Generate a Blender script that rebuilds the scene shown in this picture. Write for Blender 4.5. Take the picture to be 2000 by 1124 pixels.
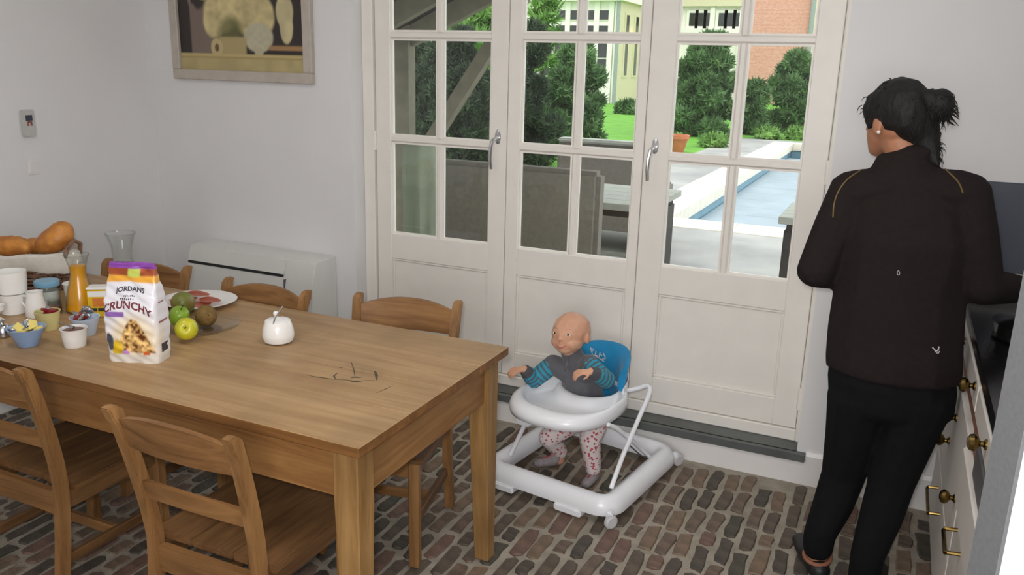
import bpy, bmesh, math, random
import numpy as np
from mathutils import Vector, Matrix
from mathutils.bvhtree import BVHTree
for o in list(bpy.data.objects): bpy.data.objects.remove(o, do_unlink=True)
SC = bpy.context.scene
COL = SC.collection
random.seed(7)
# ------------------------------------------------------------------ camera
F = 1639.84
CP = Vector((0.908, -3.447, 1.674))
def _cam(yaw, pitch, roll):
    cy, sy, cp, sp = math.cos(yaw), math.sin(yaw), math.cos(pitch), math.sin(pitch)
    w = Vector((-sy*cp, cy*cp, -sp)); r = Vector((cy, sy, 0)); u = r.cross(w)
    c, s = math.cos(roll), math.sin(roll)
    return c*r + s*u, -s*r + c*u, w
CR, CU, CW = _cam(.4241, .2608, .0267)
cam = bpy.data.cameras.new('camera'); camo = bpy.data.objects.new('camera', cam); COL.objects.link(camo)
cam.sensor_width = 36; cam.lens = F/2000*36; cam.clip_end = 300; cam.clip_start = .05
camo.matrix_world = Matrix(((CR.x, CU.x, -CW.x, CP.x), (CR.y, CU.y, -CW.y, CP.y), (CR.z, CU.z, -CW.z, CP.z), (0, 0, 0, 1)))
SC.camera = camo
def ray(x, y): return CR*((x-1000)/F) - CU*((y-562)/F) + CW
def atz(x, y, z=0.): d = ray(x, y); return CP + d*((z-CP.z)/d.z)
def aty(x, y, Y=0.): d = ray(x, y); return CP + d*((Y-CP.y)/d.y)
def proj(P):
    d = Vector(P)-CP; k = d.dot(CW)
    return (1000+F*d.dot(CR)/k, 562-F*d.dot(CU)/k, k)
# ------------------------------------------------------------------ light
w = bpy.data.worlds.new('overcast'); SC.world = w; w.use_nodes = True
bg = w.node_tree.nodes['Background']; bg.inputs[0].default_value = (.93, .97, 1., 1); bg.inputs[1].default_value = 2.3
def area(name, loc, tgt, size, power, color=(1, 1, 1), sy=None):
    l = bpy.data.lights.new(name, 'AREA'); l.energy = power; l.color = color; l.size = size
    if sy: l.shape = 'RECTANGLE'; l.size_y = sy
    o = bpy.data.objects.new(name, l); COL.objects.link(o); o.location = loc
    o.rotation_euler = (Vector(tgt)-Vector(loc)).to_track_quat('-Z', 'Y').to_euler(); return o
FLASH = 21.; ROOM = 8.5; BACKFILL = 42
area('camera_flash', CP + CU*.06 - CR*.03 - CW*.02, CP + CW*2 + CU*.06 - CR*.03, .05, FLASH, (1, .985, .985))
area('ceiling_fill_a', (-1.1, -2.2, 2.66), (-1.1, -2.2, 0), .5, ROOM, (1, .97, .92))  # overhead fill added to light the room, with its pair below
area('ceiling_fill_b', (.6, -1.9, 2.66), (.6, -1.9, 0), .5, ROOM, (1, .97, .92))
area('rear_fill_light', (1.05, -4.6, 1.6), (.5, 0, 1.0), 1.3, BACKFILL, (.97, .965, 1), 1.3)  # added fill light for the door wall, no real window behind it
sun = bpy.data.lights.new('hazy_sun', 'SUN'); sun.energy = .6; sun.angle = .6; sun.color = (1, .97, .9)
so = bpy.data.objects.new('hazy_sun', sun); COL.objects.link(so); so.rotation_euler = (math.radians(38), math.radians(20), 0)
vs = SC.view_settings; vs.view_transform = 'Standard'; vs.look = 'None'; vs.gamma = 1; vs.use_curve_mapping = False; vs.exposure = 0
# ------------------------------------------------------------------ materials
def lin(c):
    return tuple(((v/255)/12.92 if v/255 <= .04045 else ((v/255+.055)/1.055)**2.4) for v in c)
MATS = {}
def mat(name, col, rough=.55, metal=0., var=.08, scale=12., bump=0., bscale=60., spec=.5, stretch=None, col2=None, coat=0., sheen=0., sss=0., detail=4, bdist=.01):
    """principled material with a noise-mottled colour (sRGB 0-255 input)"""
    m = bpy.data.materials.new(name); m.use_nodes = True; nt = m.node_tree; b = nt.nodes['Principled BSDF']
    c = lin(col); c2 = lin(col2) if col2 else tuple(v*(1-var*2.2) for v in c)
    N = nt.nodes.new; L = nt.links.new
    tc = N('ShaderNodeTexCoord'); mp = N('ShaderNodeMapping'); L(tc.outputs['Object'], mp.inputs[0])
    if stretch: mp.inputs['Scale'].default_value = stretch
    if var > 0 or col2:
        n = N('ShaderNodeTexNoise'); n.inputs['Scale'].default_value = scale; n.inputs['Detail'].default_value = detail
        L(mp.outputs[0], n.inputs[0])
        r = N('ShaderNodeValToRGB'); r.color_ramp.elements[0].position = .32; r.color_ramp.elements[1].position = .68
        r.color_ramp.elements[0].color = (*c2, 1); r.color_ramp.elements[1].color = (*c, 1)
        L(n.outputs[0], r.inputs[0]); L(r.outputs[0], b.inputs['Base Color'])
    else: b.inputs['Base Color'].default_value = (*c, 1)
    if bump:
        n2 = N('ShaderNodeTexNoise'); n2.inputs['Scale'].default_value = bscale; n2.inputs['Detail'].default_value = 5
        L(mp.outputs[0], n2.inputs[0]); bp = N('ShaderNodeBump'); bp.inputs['Strength'].default_value = bump; bp.inputs['Distance'].default_value = bdist
        L(n2.outputs[0], bp.inputs['Height']); L(bp.outputs[0], b.inputs['Normal'])
    b.inputs['Roughness'].default_value = rough; b.inputs['Metallic'].default_value = metal
    b.inputs['Specular IOR Level'].default_value = spec
    b.inputs['Coat Weight'].default_value = coat; b.inputs['Sheen Weight'].default_value = sheen
    if sss: b.inputs['Subsurface Weight'].default_value = sss; b.inputs['Subsurface Radius'].default_value = (.01, .004, .002); b.inputs['Subsurface Scale'].default_value = .5
    MATS[name] = m; return m
def vcol(name, rough=.5, coat=0.):
    """flat print: colour from a point colour attribute"""
    m = bpy.data.materials.new(name); m.use_nodes = True; nt = m.node_tree; b = nt.nodes['Principled BSDF']
    a = nt.nodes.new('ShaderNodeAttribute'); a.attribute_name = 'print'; nt.links.new(a.outputs['Color'], b.inputs['Base Color'])
    b.inputs['Roughness'].default_value = rough; b.inputs['Coat Weight'].default_value = coat; MATS[name] = m; return m
def glass(name, tint=(1, 1, 1), refl=1., rough=.02, edge=None):
    """thin glass: transparent + fresnel gloss; edge = colour seen at grazing angles"""
    m = bpy.data.materials.new(name); m.use_nodes = True; nt = m.node_tree; nt.nodes.clear(); N = nt.nodes.new; L = nt.links.new
    out = N('ShaderNodeOutputMaterial'); t = N('ShaderNodeBsdfTransparent'); g = N('ShaderNodeBsdfGlossy'); mx = N('ShaderNodeMixShader'); lf = N('ShaderNodeLayerWeight'); pw = N('ShaderNodeMath'); fr = N('ShaderNodeMath')
    t.inputs[0].default_value = (*tint, 1); g.inputs['Roughness'].default_value = rough; lf.inputs[0].default_value = .5
    pw.operation = 'POWER'; pw.inputs[1].default_value = 4; L(lf.outputs['Facing'], pw.inputs[0]); fr.operation = 'MULTIPLY_ADD'; fr.inputs[1].default_value = .6*refl; fr.inputs[2].default_value = .04*refl; L(pw.outputs[0], fr.inputs[0])
    if edge:
        lw = N('ShaderNodeLayerWeight'); lw.inputs[0].default_value = .35; mc = N('ShaderNodeMix'); mc.data_type = 'RGBA'
        mc.inputs[6].default_value = (*tint, 1); mc.inputs[7].default_value = (*edge, 1); L(lw.outputs['Facing'], mc.inputs[0]); L(mc.outputs[2], t.inputs[0])
    L(fr.outputs[0], mx.inputs[0]); L(t.outputs[0], mx.inputs[1]); L(g.outputs[0], mx.inputs[2]); L(mx.outputs[0], out.inputs[0]); MATS[name] = m; return m
def wood(name, c1, c2, rough=.5, axis='X', scale=1.):
    """long grain streaks + rings along an axis of the object"""
    m = bpy.data.materials.new(name); m.use_nodes = True; nt = m.node_tree; b = nt.nodes['Principled BSDF']; N = nt.nodes.new; L = nt.links.new
    tc = N('ShaderNodeTexCoord'); mp = N('ShaderNodeMapping'); L(tc.outputs['Object'], mp.inputs[0])
    s = {'X': (1.1, 14, 14), 'Y': (14, 1.1, 14), 'Z': (14, 14, 1.1)}[axis]; mp.inputs['Scale'].default_value = tuple(v*scale for v in s)
    oi = N('ShaderNodeObjectInfo'); ad = N('ShaderNodeVectorMath'); ad.operation = 'ADD'; sc = N('ShaderNodeVectorMath'); sc.operation = 'SCALE'; sc.inputs[0].default_value = (7, 5, 3)
    L(oi.outputs['Random'], sc.inputs['Scale']); L(mp.outputs[0], ad.inputs[0]); L(sc.outputs[0], ad.inputs[1])
    n = N('ShaderNodeTexNoise'); n.inputs['Scale'].default_value = 1.6; n.inputs['Detail'].default_value = 8; n.inputs['Distortion'].default_value = 1.2; n.inputs['Roughness'].default_value = .65; L(ad.outputs[0], n.inputs[0])
    r = N('ShaderNodeValToRGB'); e = r.color_ramp.elements; e[0].position = .3; e[0].color = (*lin(c2), 1); e[1].position = .66; e[1].color = (*lin(c1), 1); L(n.outputs[0], r.inputs[0])
    n3 = N('ShaderNodeTexNoise'); n3.inputs['Scale'].default_value = 4; L(tc.outputs['Object'], n3.inputs[0]); n3.inputs['Detail'].default_value = 3
    mx = N('ShaderNodeMix'); mx.data_type = 'RGBA'; mx.blend_type = 'MULTIPLY'; mx.inputs[0].default_value = .45; L(r.outputs[0], mx.inputs[6])
    r3 = N('ShaderNodeValToRGB'); r3.color_ramp.elements[0].color = (.55, .5, .45, 1); r3.color_ramp.elements[1].color = (1.1, 1.05, 1, 1); r3.color_ramp.elements[0].position = .3; r3.color_ramp.elements[1].position = .6; L(n3.outputs[0], r3.inputs[0]); L(r3.outputs[0], mx.inputs[7])
    L(mx.outputs[2], b.inputs['Base Color'])
    bp = N('ShaderNodeBump'); bp.inputs['Strength'].default_value = .15; bp.inputs['Distance'].default_value = .003; L(n.outputs[0], bp.inputs['Height']); L(bp.outputs[0], b.inputs['Normal'])
    b.inputs['Roughness'].default_value = rough; b.inputs['Specular IOR Level'].default_value = .35; MATS[name] = m; return m
M = MATS
# ------------------------------------------------------------------ mesh helpers
def BM(): return bmesh.new()
def box(bm, lo, hi, bev=0., seg=1):
    t = bmesh.new(); bmesh.ops.create_cube(t, size=1)
    for v in t.verts: v.co = Vector([lo[i]+(v.co[i]+.5)*(hi[i]-lo[i]) for i in range(3)])
    if bev: bmesh.ops.bevel(t, geom=t.edges[:], offset=bev, segments=seg, affect='EDGES', clamp_overlap=True)
    merge(bm, t); return bm
def merge(bm, t, M4=None):
    if M4 is not None: bmesh.ops.transform(t, matrix=M4, verts=t.verts)
    me = bpy.data.meshes.new('tmp'); t.to_mesh(me); t.free(); bm.from_mesh(me); bpy.data.meshes.remove(me)
def lathe(bm, prof, n=24, c=(0, 0, 0), cap=True, sx=1., sy=1.):
    rings = []
    for r, z in prof: rings.append([bm.verts.new((c[0]+r*sx*math.cos(2*math.pi*i/n), c[1]+r*sy*math.sin(2*math.pi*i/n), c[2]+z)) for i in range(n)])
    for a, b in zip(rings, rings[1:]):
        for i in range(n):
            j = (i+1) % n; bm.faces.new((a[i], a[j], b[j], b[i]))
    if cap:
        if prof[0][0] > 1e-5: bm.faces.new(rings[0][::-1])
        if prof[-1][0] > 1e-5: bm.faces.new(rings[-1])
    return bm
def tube(bm, pts, rad, n=8, closed=False, flat=None):
    """sweep a circle (or ellipse: flat=(wide, thin)) along points; rad scalar or list"""
    pts = [Vector(p) for p in pts]; m = len(pts); rings = []; up = None
    for i, p in enumerate(pts):
        a = pts[(i-1) % m] if (closed or i > 0) else p; b = pts[(i+1) % m] if (closed or i < m-1) else p
        d = (b-a); d = d.normalized() if d.length > 1e-9 else Vector((0, 0, 1))
        if up is None: up = Vector((0, 0, 1)) if abs(d.z) < .9 else Vector((0, 1, 0))
        s = d.cross(up)
        if s.length < 1e-6: s = d.orthogonal()
        s.normalize(); up = s.cross(d).normalized()
        r = rad[i] if isinstance(rad, (list, tuple)) else rad
        f = flat or (1, 1)
        rings.append([bm.verts.new(p + s*(r*f[0]*math.cos(2*math.pi*k/n)) + up*(r*f[1]*math.sin(2*math.pi*k/n))) for k in range(n)])
    for i in range(m if closed else m-1):
        a, b = rings[i], rings[(i+1) % m]
        for k in range(n):
            j = (k+1) % n; bm.faces.new((a[k], a[j], b[j], b[k]))
    if not closed: bm.faces.new(rings[0][::-1]); bm.faces.new(rings[-1])
    return bm
def prism(bm, poly, z0, z1, axis=2):
    """extrude 2D polygon between two levels along an axis"""
    def P(a, b, c): return {2: (a, b, c), 1: (a, c, b), 0: (c, a, b)}[axis]
    lo = [bm.verts.new(P(x, y, z0)) for x, y in poly]; hi = [bm.verts.new(P(x, y, z1)) for x, y in poly]
    n = len(poly)
    f = [bm.faces.new(lo[::-1]), bm.faces.new(hi)] + [bm.faces.new((lo[i], lo[(i+1) % n], hi[(i+1) % n], hi[i])) for i in range(n)]
    bmesh.ops.recalc_face_normals(bm, faces=f); return bm
def sphere(bm, c, r, u=16, v=10, rot=None):
    if not isinstance(r, (tuple, list)): r = (r, r, r)
    m = Matrix.Translation(Vector(c)) @ ((rot.to_matrix().to_4x4() if rot is not None else Matrix.Identity(4))) @ Matrix.Diagonal((*r, 1))
    bmesh.ops.create_uvsphere(bm, u_segments=u, v_segments=v, radius=1, matrix=m); return bm
def capsule(bm, p0, p1, r0, r1, u=12):
    t = bmesh.new(); p0 = Vector(p0); p1 = Vector(p1)
    bmesh.ops.create_icosphere(t, subdivisions=2, radius=r0, matrix=Matrix.Translation(p0))
    bmesh.ops.create_icosphere(t, subdivisions=2, radius=r1, matrix=Matrix.Translation(p1))
    h = bmesh.ops.convex_hull(t, input=t.verts[:]); 
    bmesh.ops.delete(t, geom=list({g for g in h['geom_interior'] if isinstance(g, bmesh.types.BMVert)}), context='VERTS')
    merge(bm, t)
def obj(name, bm, m=None, parent=None, smooth=True, loc=None, rot=None, angle=35):
    me = bpy.data.meshes.new(name); bmesh.ops.recalc_face_normals(bm, faces=bm.faces[:]); bm.to_mesh(me); bm.free()
    return mobj(name, me, m, parent, smooth, loc, rot, angle)
def mobj(name, me, m=None, parent=None, smooth=True, loc=None, rot=None, angle=35):
    o = bpy.data.objects.new(name, me); COL.objects.link(o)
    if m is not None: me.materials.append(MATS[m] if isinstance(m, str) else m)
    if smooth: me.shade_smooth(); me.set_sharp_from_angle(angle=math.radians(angle))
    if parent is not None: o.parent = parent
    if loc is not None: o.location = loc
    if rot is not None: o.rotation_euler = rot
    return o
def tag(o, label, cat, group=None):
    o['label'] = label; o['category'] = cat
    if group: o['group'] = group
    return o
def thing(name, label, cat, loc=(0, 0, 0), rz=0., group=None):
    o = bpy.data.objects.new(name, None); COL.objects.link(o); o.location = loc; o.rotation_euler = (0, 0, rz); o.empty_display_size = .05
    return tag(o, label, cat, group)
def struct(o, label=None):
    o['kind'] = 'structure'
    if label: o['label'] = label
    return o
def sgroup(name, label, loc=(0, 0, 0), rz=0):
    o = bpy.data.objects.new(name, None); COL.objects.link(o); o.location = loc; o.rotation_euler = (0, 0, rz); o.empty_display_size = .05
    return struct(o, label)
def dup(root, loc, rz, label):
    r = root.copy(); COL.objects.link(r); r.location = loc; r.rotation_euler = (0, 0, rz); r['label'] = label
    for ch in list(root.children):
        c = ch.copy(); COL.objects.link(c); c.parent = r
        for g in list(ch.children):
            d = g.copy(); COL.objects.link(d); d.parent = c
    return r
def baked(bm, voxel, smooth=6, disp=None):
    """fuse overlapping solids into one continuous surface"""
    me = bpy.data.meshes.new('t'); bm.to_mesh(me); bm.free(); o = bpy.data.objects.new('t', me); COL.objects.link(o)
    r = o.modifiers.new('r', 'REMESH'); r.mode = 'VOXEL'; r.voxel_size = voxel
    if smooth: s = o.modifiers.new('s', 'SMOOTH'); s.factor = .5; s.iterations = smooth
    dg = bpy.context.evaluated_depsgraph_get(); dg.update(); me2 = bpy.data.meshes.new_from_object(o.evaluated_get(dg))
    bpy.data.objects.remove(o); bpy.data.meshes.remove(me); return me2
def bvh(me, mw=None):
    mw = mw or Matrix.Identity(4)
    return BVHTree.FromPolygons([mw @ v.co for v in me.vertices], [tuple(p.vertices) for p in me.polygons])
def pixhit(b, x, y, off=.0):
    d = ray(x, y).normalized(); h = b.ray_cast(CP, d)
    return None if h[0] is None else h[0] - d*off
def fbm(n, rng, k=6):
    return None
# ------------------------------------------------------------------ palette
mat('wall_paint', (232, 231, 231), .7, var=.015, scale=3, bump=.08, bscale=90, bdist=.004)
mat('ceiling_paint', (232, 231, 228), .8, var=.01)
mat('cream_paint', (243, 238, 230), .42, var=.02, scale=8, bump=.04, bscale=40)
mat('white_gloss', (236, 233, 230), .35, var=.02, scale=6)
mat('slate', (98, 102, 100), .45, var=.12, scale=9, bump=.15, bscale=30)
mat('mortar', (172, 163, 148), .85, var=.1, scale=14, col2=(146, 138, 124), bump=.5, bscale=120)
mat('chrome', (216, 217, 219), .3, 1, var=0)
mat('brass', (140, 116, 66), .25, 1, var=.2, scale=30)
mat('black_stone', (24, 23, 24), .18, var=.2, scale=40)
mat('cab_white', (224, 219, 213), .4, var=.02)
glass('window_glass', (.965, .985, .975), .85)
BRK = []
for i, (c, c2) in enumerate([((124, 104, 88), (88, 76, 66)), ((108, 94, 80), (74, 66, 58)), ((94, 84, 74), (64, 58, 52)), ((136, 114, 94), (104, 88, 72)), ((88, 82, 70), (62, 60, 52)), ((128, 100, 86), (98, 78, 68))]):
    BRK.append(mat('brick_%s' % 'abcdef'[i], c, .62, var=.2, scale=22, col2=c2, bump=.5, bscale=70, stretch=(1, 1, 1)))
# ------------------------------------------------------------------ room shell
XL, XR = -2.831, 1.80; YB = -4.7; ZC = 2.75
OX0, OX1, OZ0, OZ1 = -1.520, .682, .135, 2.42      # french-door opening
bm = BM(); box(bm, (XL-.2, YB-.2, -.12), (XR+.2, .32, -.006)); floor = struct(obj('floor', bm, 'mortar', smooth=False), 'old brick floor with wide pale mortar joints')
bm = BM(); box(bm, (XL-.2, YB-.2, ZC), (XR+.2, .32, ZC+.1)); struct(obj('ceiling', bm, 'ceiling_paint', smooth=False))
bm = BM()
box(bm, (XL-.2, 0, -.006), (OX0, .3, ZC)); box(bm, (OX1, 0, -.006), (XR+.2, .3, ZC)); box(bm, (OX0, 0, OZ1), (OX1, .3, ZC)); box(bm, (OX0, 0, -.006), (OX1, .3, .10))
struct(obj('wall_front', bm, 'wall_paint', smooth=False), 'white painted wall around the glazed doors')
bm = BM(); box(bm, (XL-.2, YB, -.006), (XL, 0, ZC)); struct(obj('wall_left', bm, 'wall_paint', smooth=False))
bm = BM(); box(bm, (XR, YB, -.006), (XR+.2, 0, ZC)); struct(obj('wall_right', bm, 'wall_paint', smooth=False))
bm = BM(); box(bm, (XL-.2, YB-.2, -.006), (XR+.2, YB, ZC)); struct(obj('wall_back', bm, 'wall_paint', smooth=False))
def skirt(name, x0, x1):
    bm = BM(); prism(bm, [(0, -.006), (-.016, -.006), (-.016, .125), (-.008, .142), (0, .142)], x0, x1, 0); struct(obj(name, bm, 'white_gloss', smooth=False))
skirt('baseboard_right', OX1+.04, 1.205); skirt('baseboard_left', XL, OX0-.04)
bm = BM(); prism(bm, [(0, -.006), (-.016, -.006), (-.016, .10), (0, .10)], OX0-.04, OX1+.04, 0); struct(obj('baseboard_front', bm, 'white_gloss', smooth=False))
bm = BM(); box(bm, (XL, YB, -.006), (XL+.015, 0, .14), .003); struct(obj('baseboard_side', bm, 'white_gloss', smooth=False))
bm = BM(); box(bm, (OX0+.001, -.012, .1), (OX1-.001, .17, .135), .002); box(bm, (OX0-.035, -.032, .1), (OX1+.036, -.001, .135), .002)
struct(obj('trim_1', bm, 'slate', smooth=False), 'grey slate door sill with small ears')
# door frame (jambs, threshold, head)
jam = sgroup('trim_2', 'cream painted frame around the three glazed doors', (0, 0, .135))
for nm, a, b in (('jamb', (OX0+.001, .085, 0), (-1.458, .17, 2.28)), ('jamb', (.662, .085, 0), (OX1-.001, .17, 2.28)), ('threshold', (-1.458, .09, .0), (.662, .17, .052)), ('head', (-1.458, .085, 2.215), (.662, .17, 2.284))):
    bm = BM(); box(bm, a, b, .004); obj(nm, bm, 'cream_paint', jam, False)
# three leaves
def leaf(name, label, x0, x1, g0, g1, handle, hinge):
    d = sgroup(name, label, ((x0+x1)/2, .1, .19)); cx = (x0+x1)/2; X = lambda v: v-cx; Z = lambda v: v-.19
    zt = 2.345; T = .045
    def part(nm, a, b, m='cream_paint', bev=.003):
        bm = BM(); box(bm, (X(a[0]), a[1], Z(a[2])), (X(b[0]), b[1], Z(b[2])), bev); return obj(nm, bm, m, d, False)
    part('stile', (x0+.002, 0, .19), (g0, T, zt)); part('stile', (g1, 0, .19), (x1-.002, T, zt))
    part('rail', (g0, .0005, .19), (g1, T, .31)); part('rail', (g0, .0005, .70), (g1, T, .829)); part('rail', (g0, .0005, 2.262), (g1, T, zt))
    part('panel', (g0, .016, .31), (g1, .034, .70), bev=0)
    bm = BM()
    for (a, b) in (((g0, .31), (g1, .322)), ((g0, .688), (g1, .70)), ((g0, .322), (g0+.012, .688)), ((g1-.012, .322), (g1, .688))): box(bm, (X(a[0]), .007, Z(a[1])), (X(b[0]), .0165, Z(b[1])), .003)
    obj('moulding', bm, 'cream_paint', d, False)
    gm = (g0+g1)/2
    zs = [.829, 1.3025, 1.791, 2.262]
    for z in zs[1:3]:
        bm = BM(); prism(bm, [(.004, -.008), (.004, .008), (.016, .017), (.04, .017), (.04, -.017), (.016, -.017)], X(g0), X(g1), 0)
        o = obj('muntin', bm, 'cream_paint', d, False); o.location.z = Z(z)
    for k in range(3):
        bm = BM(); a = zs[k]+(.016 if k else 0); b = zs[k+1]-(.016 if k < 2 else 0)
        prism(bm, [(-.008, .004), (.008, .004), (.017, .016), (.017, .04), (-.017, .04), (-.017, .016)], Z(a), Z(b), 2)
        o = obj('muntin', bm, 'cream_paint', d, False); o.location.x = X(gm)
        for (p, q) in ((g0, gm-.016), (gm+.016, g1)):
            part('pane', (p, .026, a), (q, .030, b), 'window_glass', 0)
            bm = BM()   # glazing bead
            for (u, v, s, t) in ((p, a, q, a+.008), (p, b-.008, q, b), (p, a+.008, p+.008, b-.008), (q-.008, a+.008, q, b-.008)): box(bm, (X(u), .014, Z(v)), (X(s), .026, Z(t)))
            obj('bead', bm, 'cream_paint', d, False)
    if handle:
        hx, hz = handle
        h = BM(); t = BM(); 
        for s in (1,): lathe(t, [(0, -.004), (1, -.004), (1, .001), (.9, .003), (0, .003)], 20)
        merge(h, t, Matrix.Translation((X(hx), -.003, Z(hz))) @ Matrix.Rotation(math.pi/2, 4, 'X') @ Matrix.Diagonal((.015, .034, 1, 1)))
        tube(h, [(X(hx), 0, Z(hz-.005)), (X(hx), -.03, Z(hz-.005)), (X(hx-.008), -.046, Z(hz-.016)), (X(hx-.013), -.052, Z(hz-.05)), (X(hx-.015), -.05, Z(hz-.1)), (X(hx-.013), -.043, Z(hz-.145))], [.007, .007, .0085, .009, .0085, .007], 10)
        o = obj('handle', h, 'chrome', d); o['label'] = 'chrome lever handle'
    if hinge is not None:
        for z in (.33, 1.29, 2.1):
            bm = BM(); lathe(bm, [(0, -.05), (.009, -.048), (.009, .048), (0, .05)], 10, (X(hinge), -.006, Z(z))); box(bm, (X(hinge)-.022, -.002, Z(z)-.045), (X(hinge)+.022, .001, Z(z)+.045))
            obj('hinge', bm, 'cream_paint', d)
    return d
A0, W0, w0 = -1.3688, .6944, .54
leaf('door_1', 'glazed door leaf nearest the picture, six panes', -1.455, -.7404, A0, A0+w0, (-.784, 1.345), -1.457)
leaf('door_2', 'middle glazed door leaf behind the baby', -.7404, -.09, A0+W0, A0+W0+w0, None, None)
leaf('door_3', 'glazed door leaf beside the standing woman', -.09, .66, A0+2*W0, A0+2*W0+w0, (-.04, 1.35), .661)
# open white door seen edge-on at the right border
p = CP + ray(1969, 1000)*1.15
dd = sgroup('door_4', 'open white door edge close to the camera at the right border', (p.x, p.y, 0), math.radians(28))
bm = BM(); box(bm, (.0061, 0, .01), (.72, .06, 2.06), .003); obj('door_slab', bm, 'white_gloss', dd, False)
mat('edge_grey', (116, 118, 120), .5, var=.06, scale=120); bm = BM(); box(bm, (0, 0, .01), (.006, .06, 2.06), .001); obj('edge_strip', bm, 'edge_grey', dd, False)
bm = BM(); lathe(bm, [(0, 0), (.012, 0), (.01, .03), (.026, .045), (.024, .065), (0, .07)], 14); obj('knob', bm, 'brass', dd, True, (.66, 0, 1.0), (math.pi/2, 0, 0))
# window frame added on the solid back wall, behind the rear fill light
wn = sgroup('added_window', 'added white window frame on the unseen solid back wall', (1.05, YB+.001, 1.6))
for a, b in (((-.72, 0, -.72), (.72, .05, -.66)), ((-.72, 0, .66), (.72, .05, .72)), ((-.72, 0, -.66), (-.66, .05, .66)), ((.66, 0, -.66), (.72, .05, .66)), ((-.02, 0, -.66), (.02, .05, .66))):
    bm = BM(); box(bm, a, b, .004); obj('window_frame', bm, 'white_gloss', wn, False)
for a, b in ((-.66, -.02), (.02, .66)):
    bm = BM(); box(bm, (a, .01, -.66), (b, .014, .66)); obj('pane', bm, 'window_glass', wn, False)
# unseen lamp housings, added to go with the ceiling fill lights
for (x, y, lb) in ((-1.1, -2.2, 'added round ceiling fill lamp above the table'), (.6, -1.9, 'added round ceiling fill lamp above the worktop')):
    t = thing('added_ceiling_lamp', lb, 'lamp', (x, y, ZC), 0, 'added ceiling fill lamps')
    bm = BM(); lathe(bm, [(0, 0), (.27, 0), (.28, -.03), (.26, -.05), (.24, -.05), (.24, -.02), (0, -.02)], 32); obj('housing', bm, 'white_gloss', t)
# ------------------------------------------------------------------ floor bricks
rng = random.Random(3)
bmesh_var = []
for k in range(10):
    bm = BM(); L, Wd = .084, .0245; pts = []
    for (x, y) in ((-1, -1), (-.0, -1), (1, -1), (1, -.3), (1, .45), (1, 1), (.1, 1), (-1, 1), (-1, .4), (-1, -.4)):
        jx = rng.uniform(-.005, .005); jy = rng.uniform(-.009, .009)
        s = .93 if abs(x) == 1 and abs(y) == 1 else 1
        pts.append((x*Wd*s+jx, y*L*s+jy))
    n = len(pts); zt = .0
    lo = [bm.verts.new((x, y, -.014)) for x, y in pts]; md = [bm.verts.new((x, y, zt-.004+rng.uniform(-.001, .001))) for x, y in pts]
    hi = [bm.verts.new((x*.85, y*.95, zt+rng.uniform(-.001, .001))) for x, y in pts]
    for i in range(n):
        j = (i+1) % n; bm.faces.new((lo[i], lo[j], md[j], md[i])); bm.faces.new((md[i], md[j], hi[j], hi[i]))
    bm.faces.new(hi)
    me = bpy.data.meshes.new('brick'); bm.to_mesh(me); bm.free(); me.shade_smooth(); me.set_sharp_from_angle(angle=math.radians(30))
    me.materials.append(BRK[k % 6]); bmesh_var.append(me)
cand = []
nx = int((XR-XL)/.066); 
for i in range(nx):
    x = XL+.05+i*.066+rng.uniform(-.003, .003); y = -.02-rng.uniform(0, .12)
    while y > -3.5:
        half = rng.random() < .16
        l = .5 if half else rng.uniform(.85, 1.12)
        yy = y-.0875*l+.0; cand.append((x+rng.uniform(-.004, .004), yy-.0, l, rng.randrange(10), rng.uniform(-.05, .05), rng.uniform(-.002, .003))); y -= .172*l+.018
def inpoly(px, py, poly):
    s = False
    for i in range(len(poly)):
        x1, y1 = poly[i]; x2, y2 = poly[i-1]
        if (y1 > py) != (y2 > py) and px < (x2-x1)*(py-y1)/(y2-y1)+x1: s = not s
    return s
TT = [(0, 690), (697, 885), (993, 690), (455, 595), (0, 500)]
vis, rest = [], []
for c in cand:
    u, v, k = proj((c[0], c[1], 0))
    ok = 0 < u < 1830 and 0 < v < 1124 and k > 0 and not inpoly(u, v, TT) and not inpoly(u, v, [(697, 885), (720, 960), (0, 850), (0, 690)])
    (vis if ok else rest).append((c[2]/max(k, .1)**2 if ok else 0, c))
vis.sort(key=lambda t: -t[0]); rest += vis[300:]; vis = vis[:300]
for s, c in vis:
    o = bpy.data.objects.new('brick', bmesh_var[c[3]]); COL.objects.link(o); o.parent = floor; o.location = (c[0], c[1], c[5]); o.rotation_euler = (0, 0, c[4]); o.scale = (1, c[2], 1)
bm = BM()
for s, c in rest:
    if c[1] < -3.3: continue
    n0 = len(bm.verts); nf = len(bm.faces); bm.from_mesh(bmesh_var[c[3]]); bm.verts.ensure_lookup_table(); bm.faces.ensure_lookup_table()
    mm = Matrix.Translation((c[0], c[1], c[5])) @ Matrix.Rotation(c[4], 4, 'Z') @ Matrix.Diagonal((1, c[2], 1, 1))
    for v in bm.verts[n0:]: v.co = mm @ v.co
    for f in bm.faces[nf:]: f.material_index = c[3] % 6
o = obj('bricks', bm, None, floor, False); o['kind'] = 'stuff'
for m_ in BRK: o.data.materials.append(m_)
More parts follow.
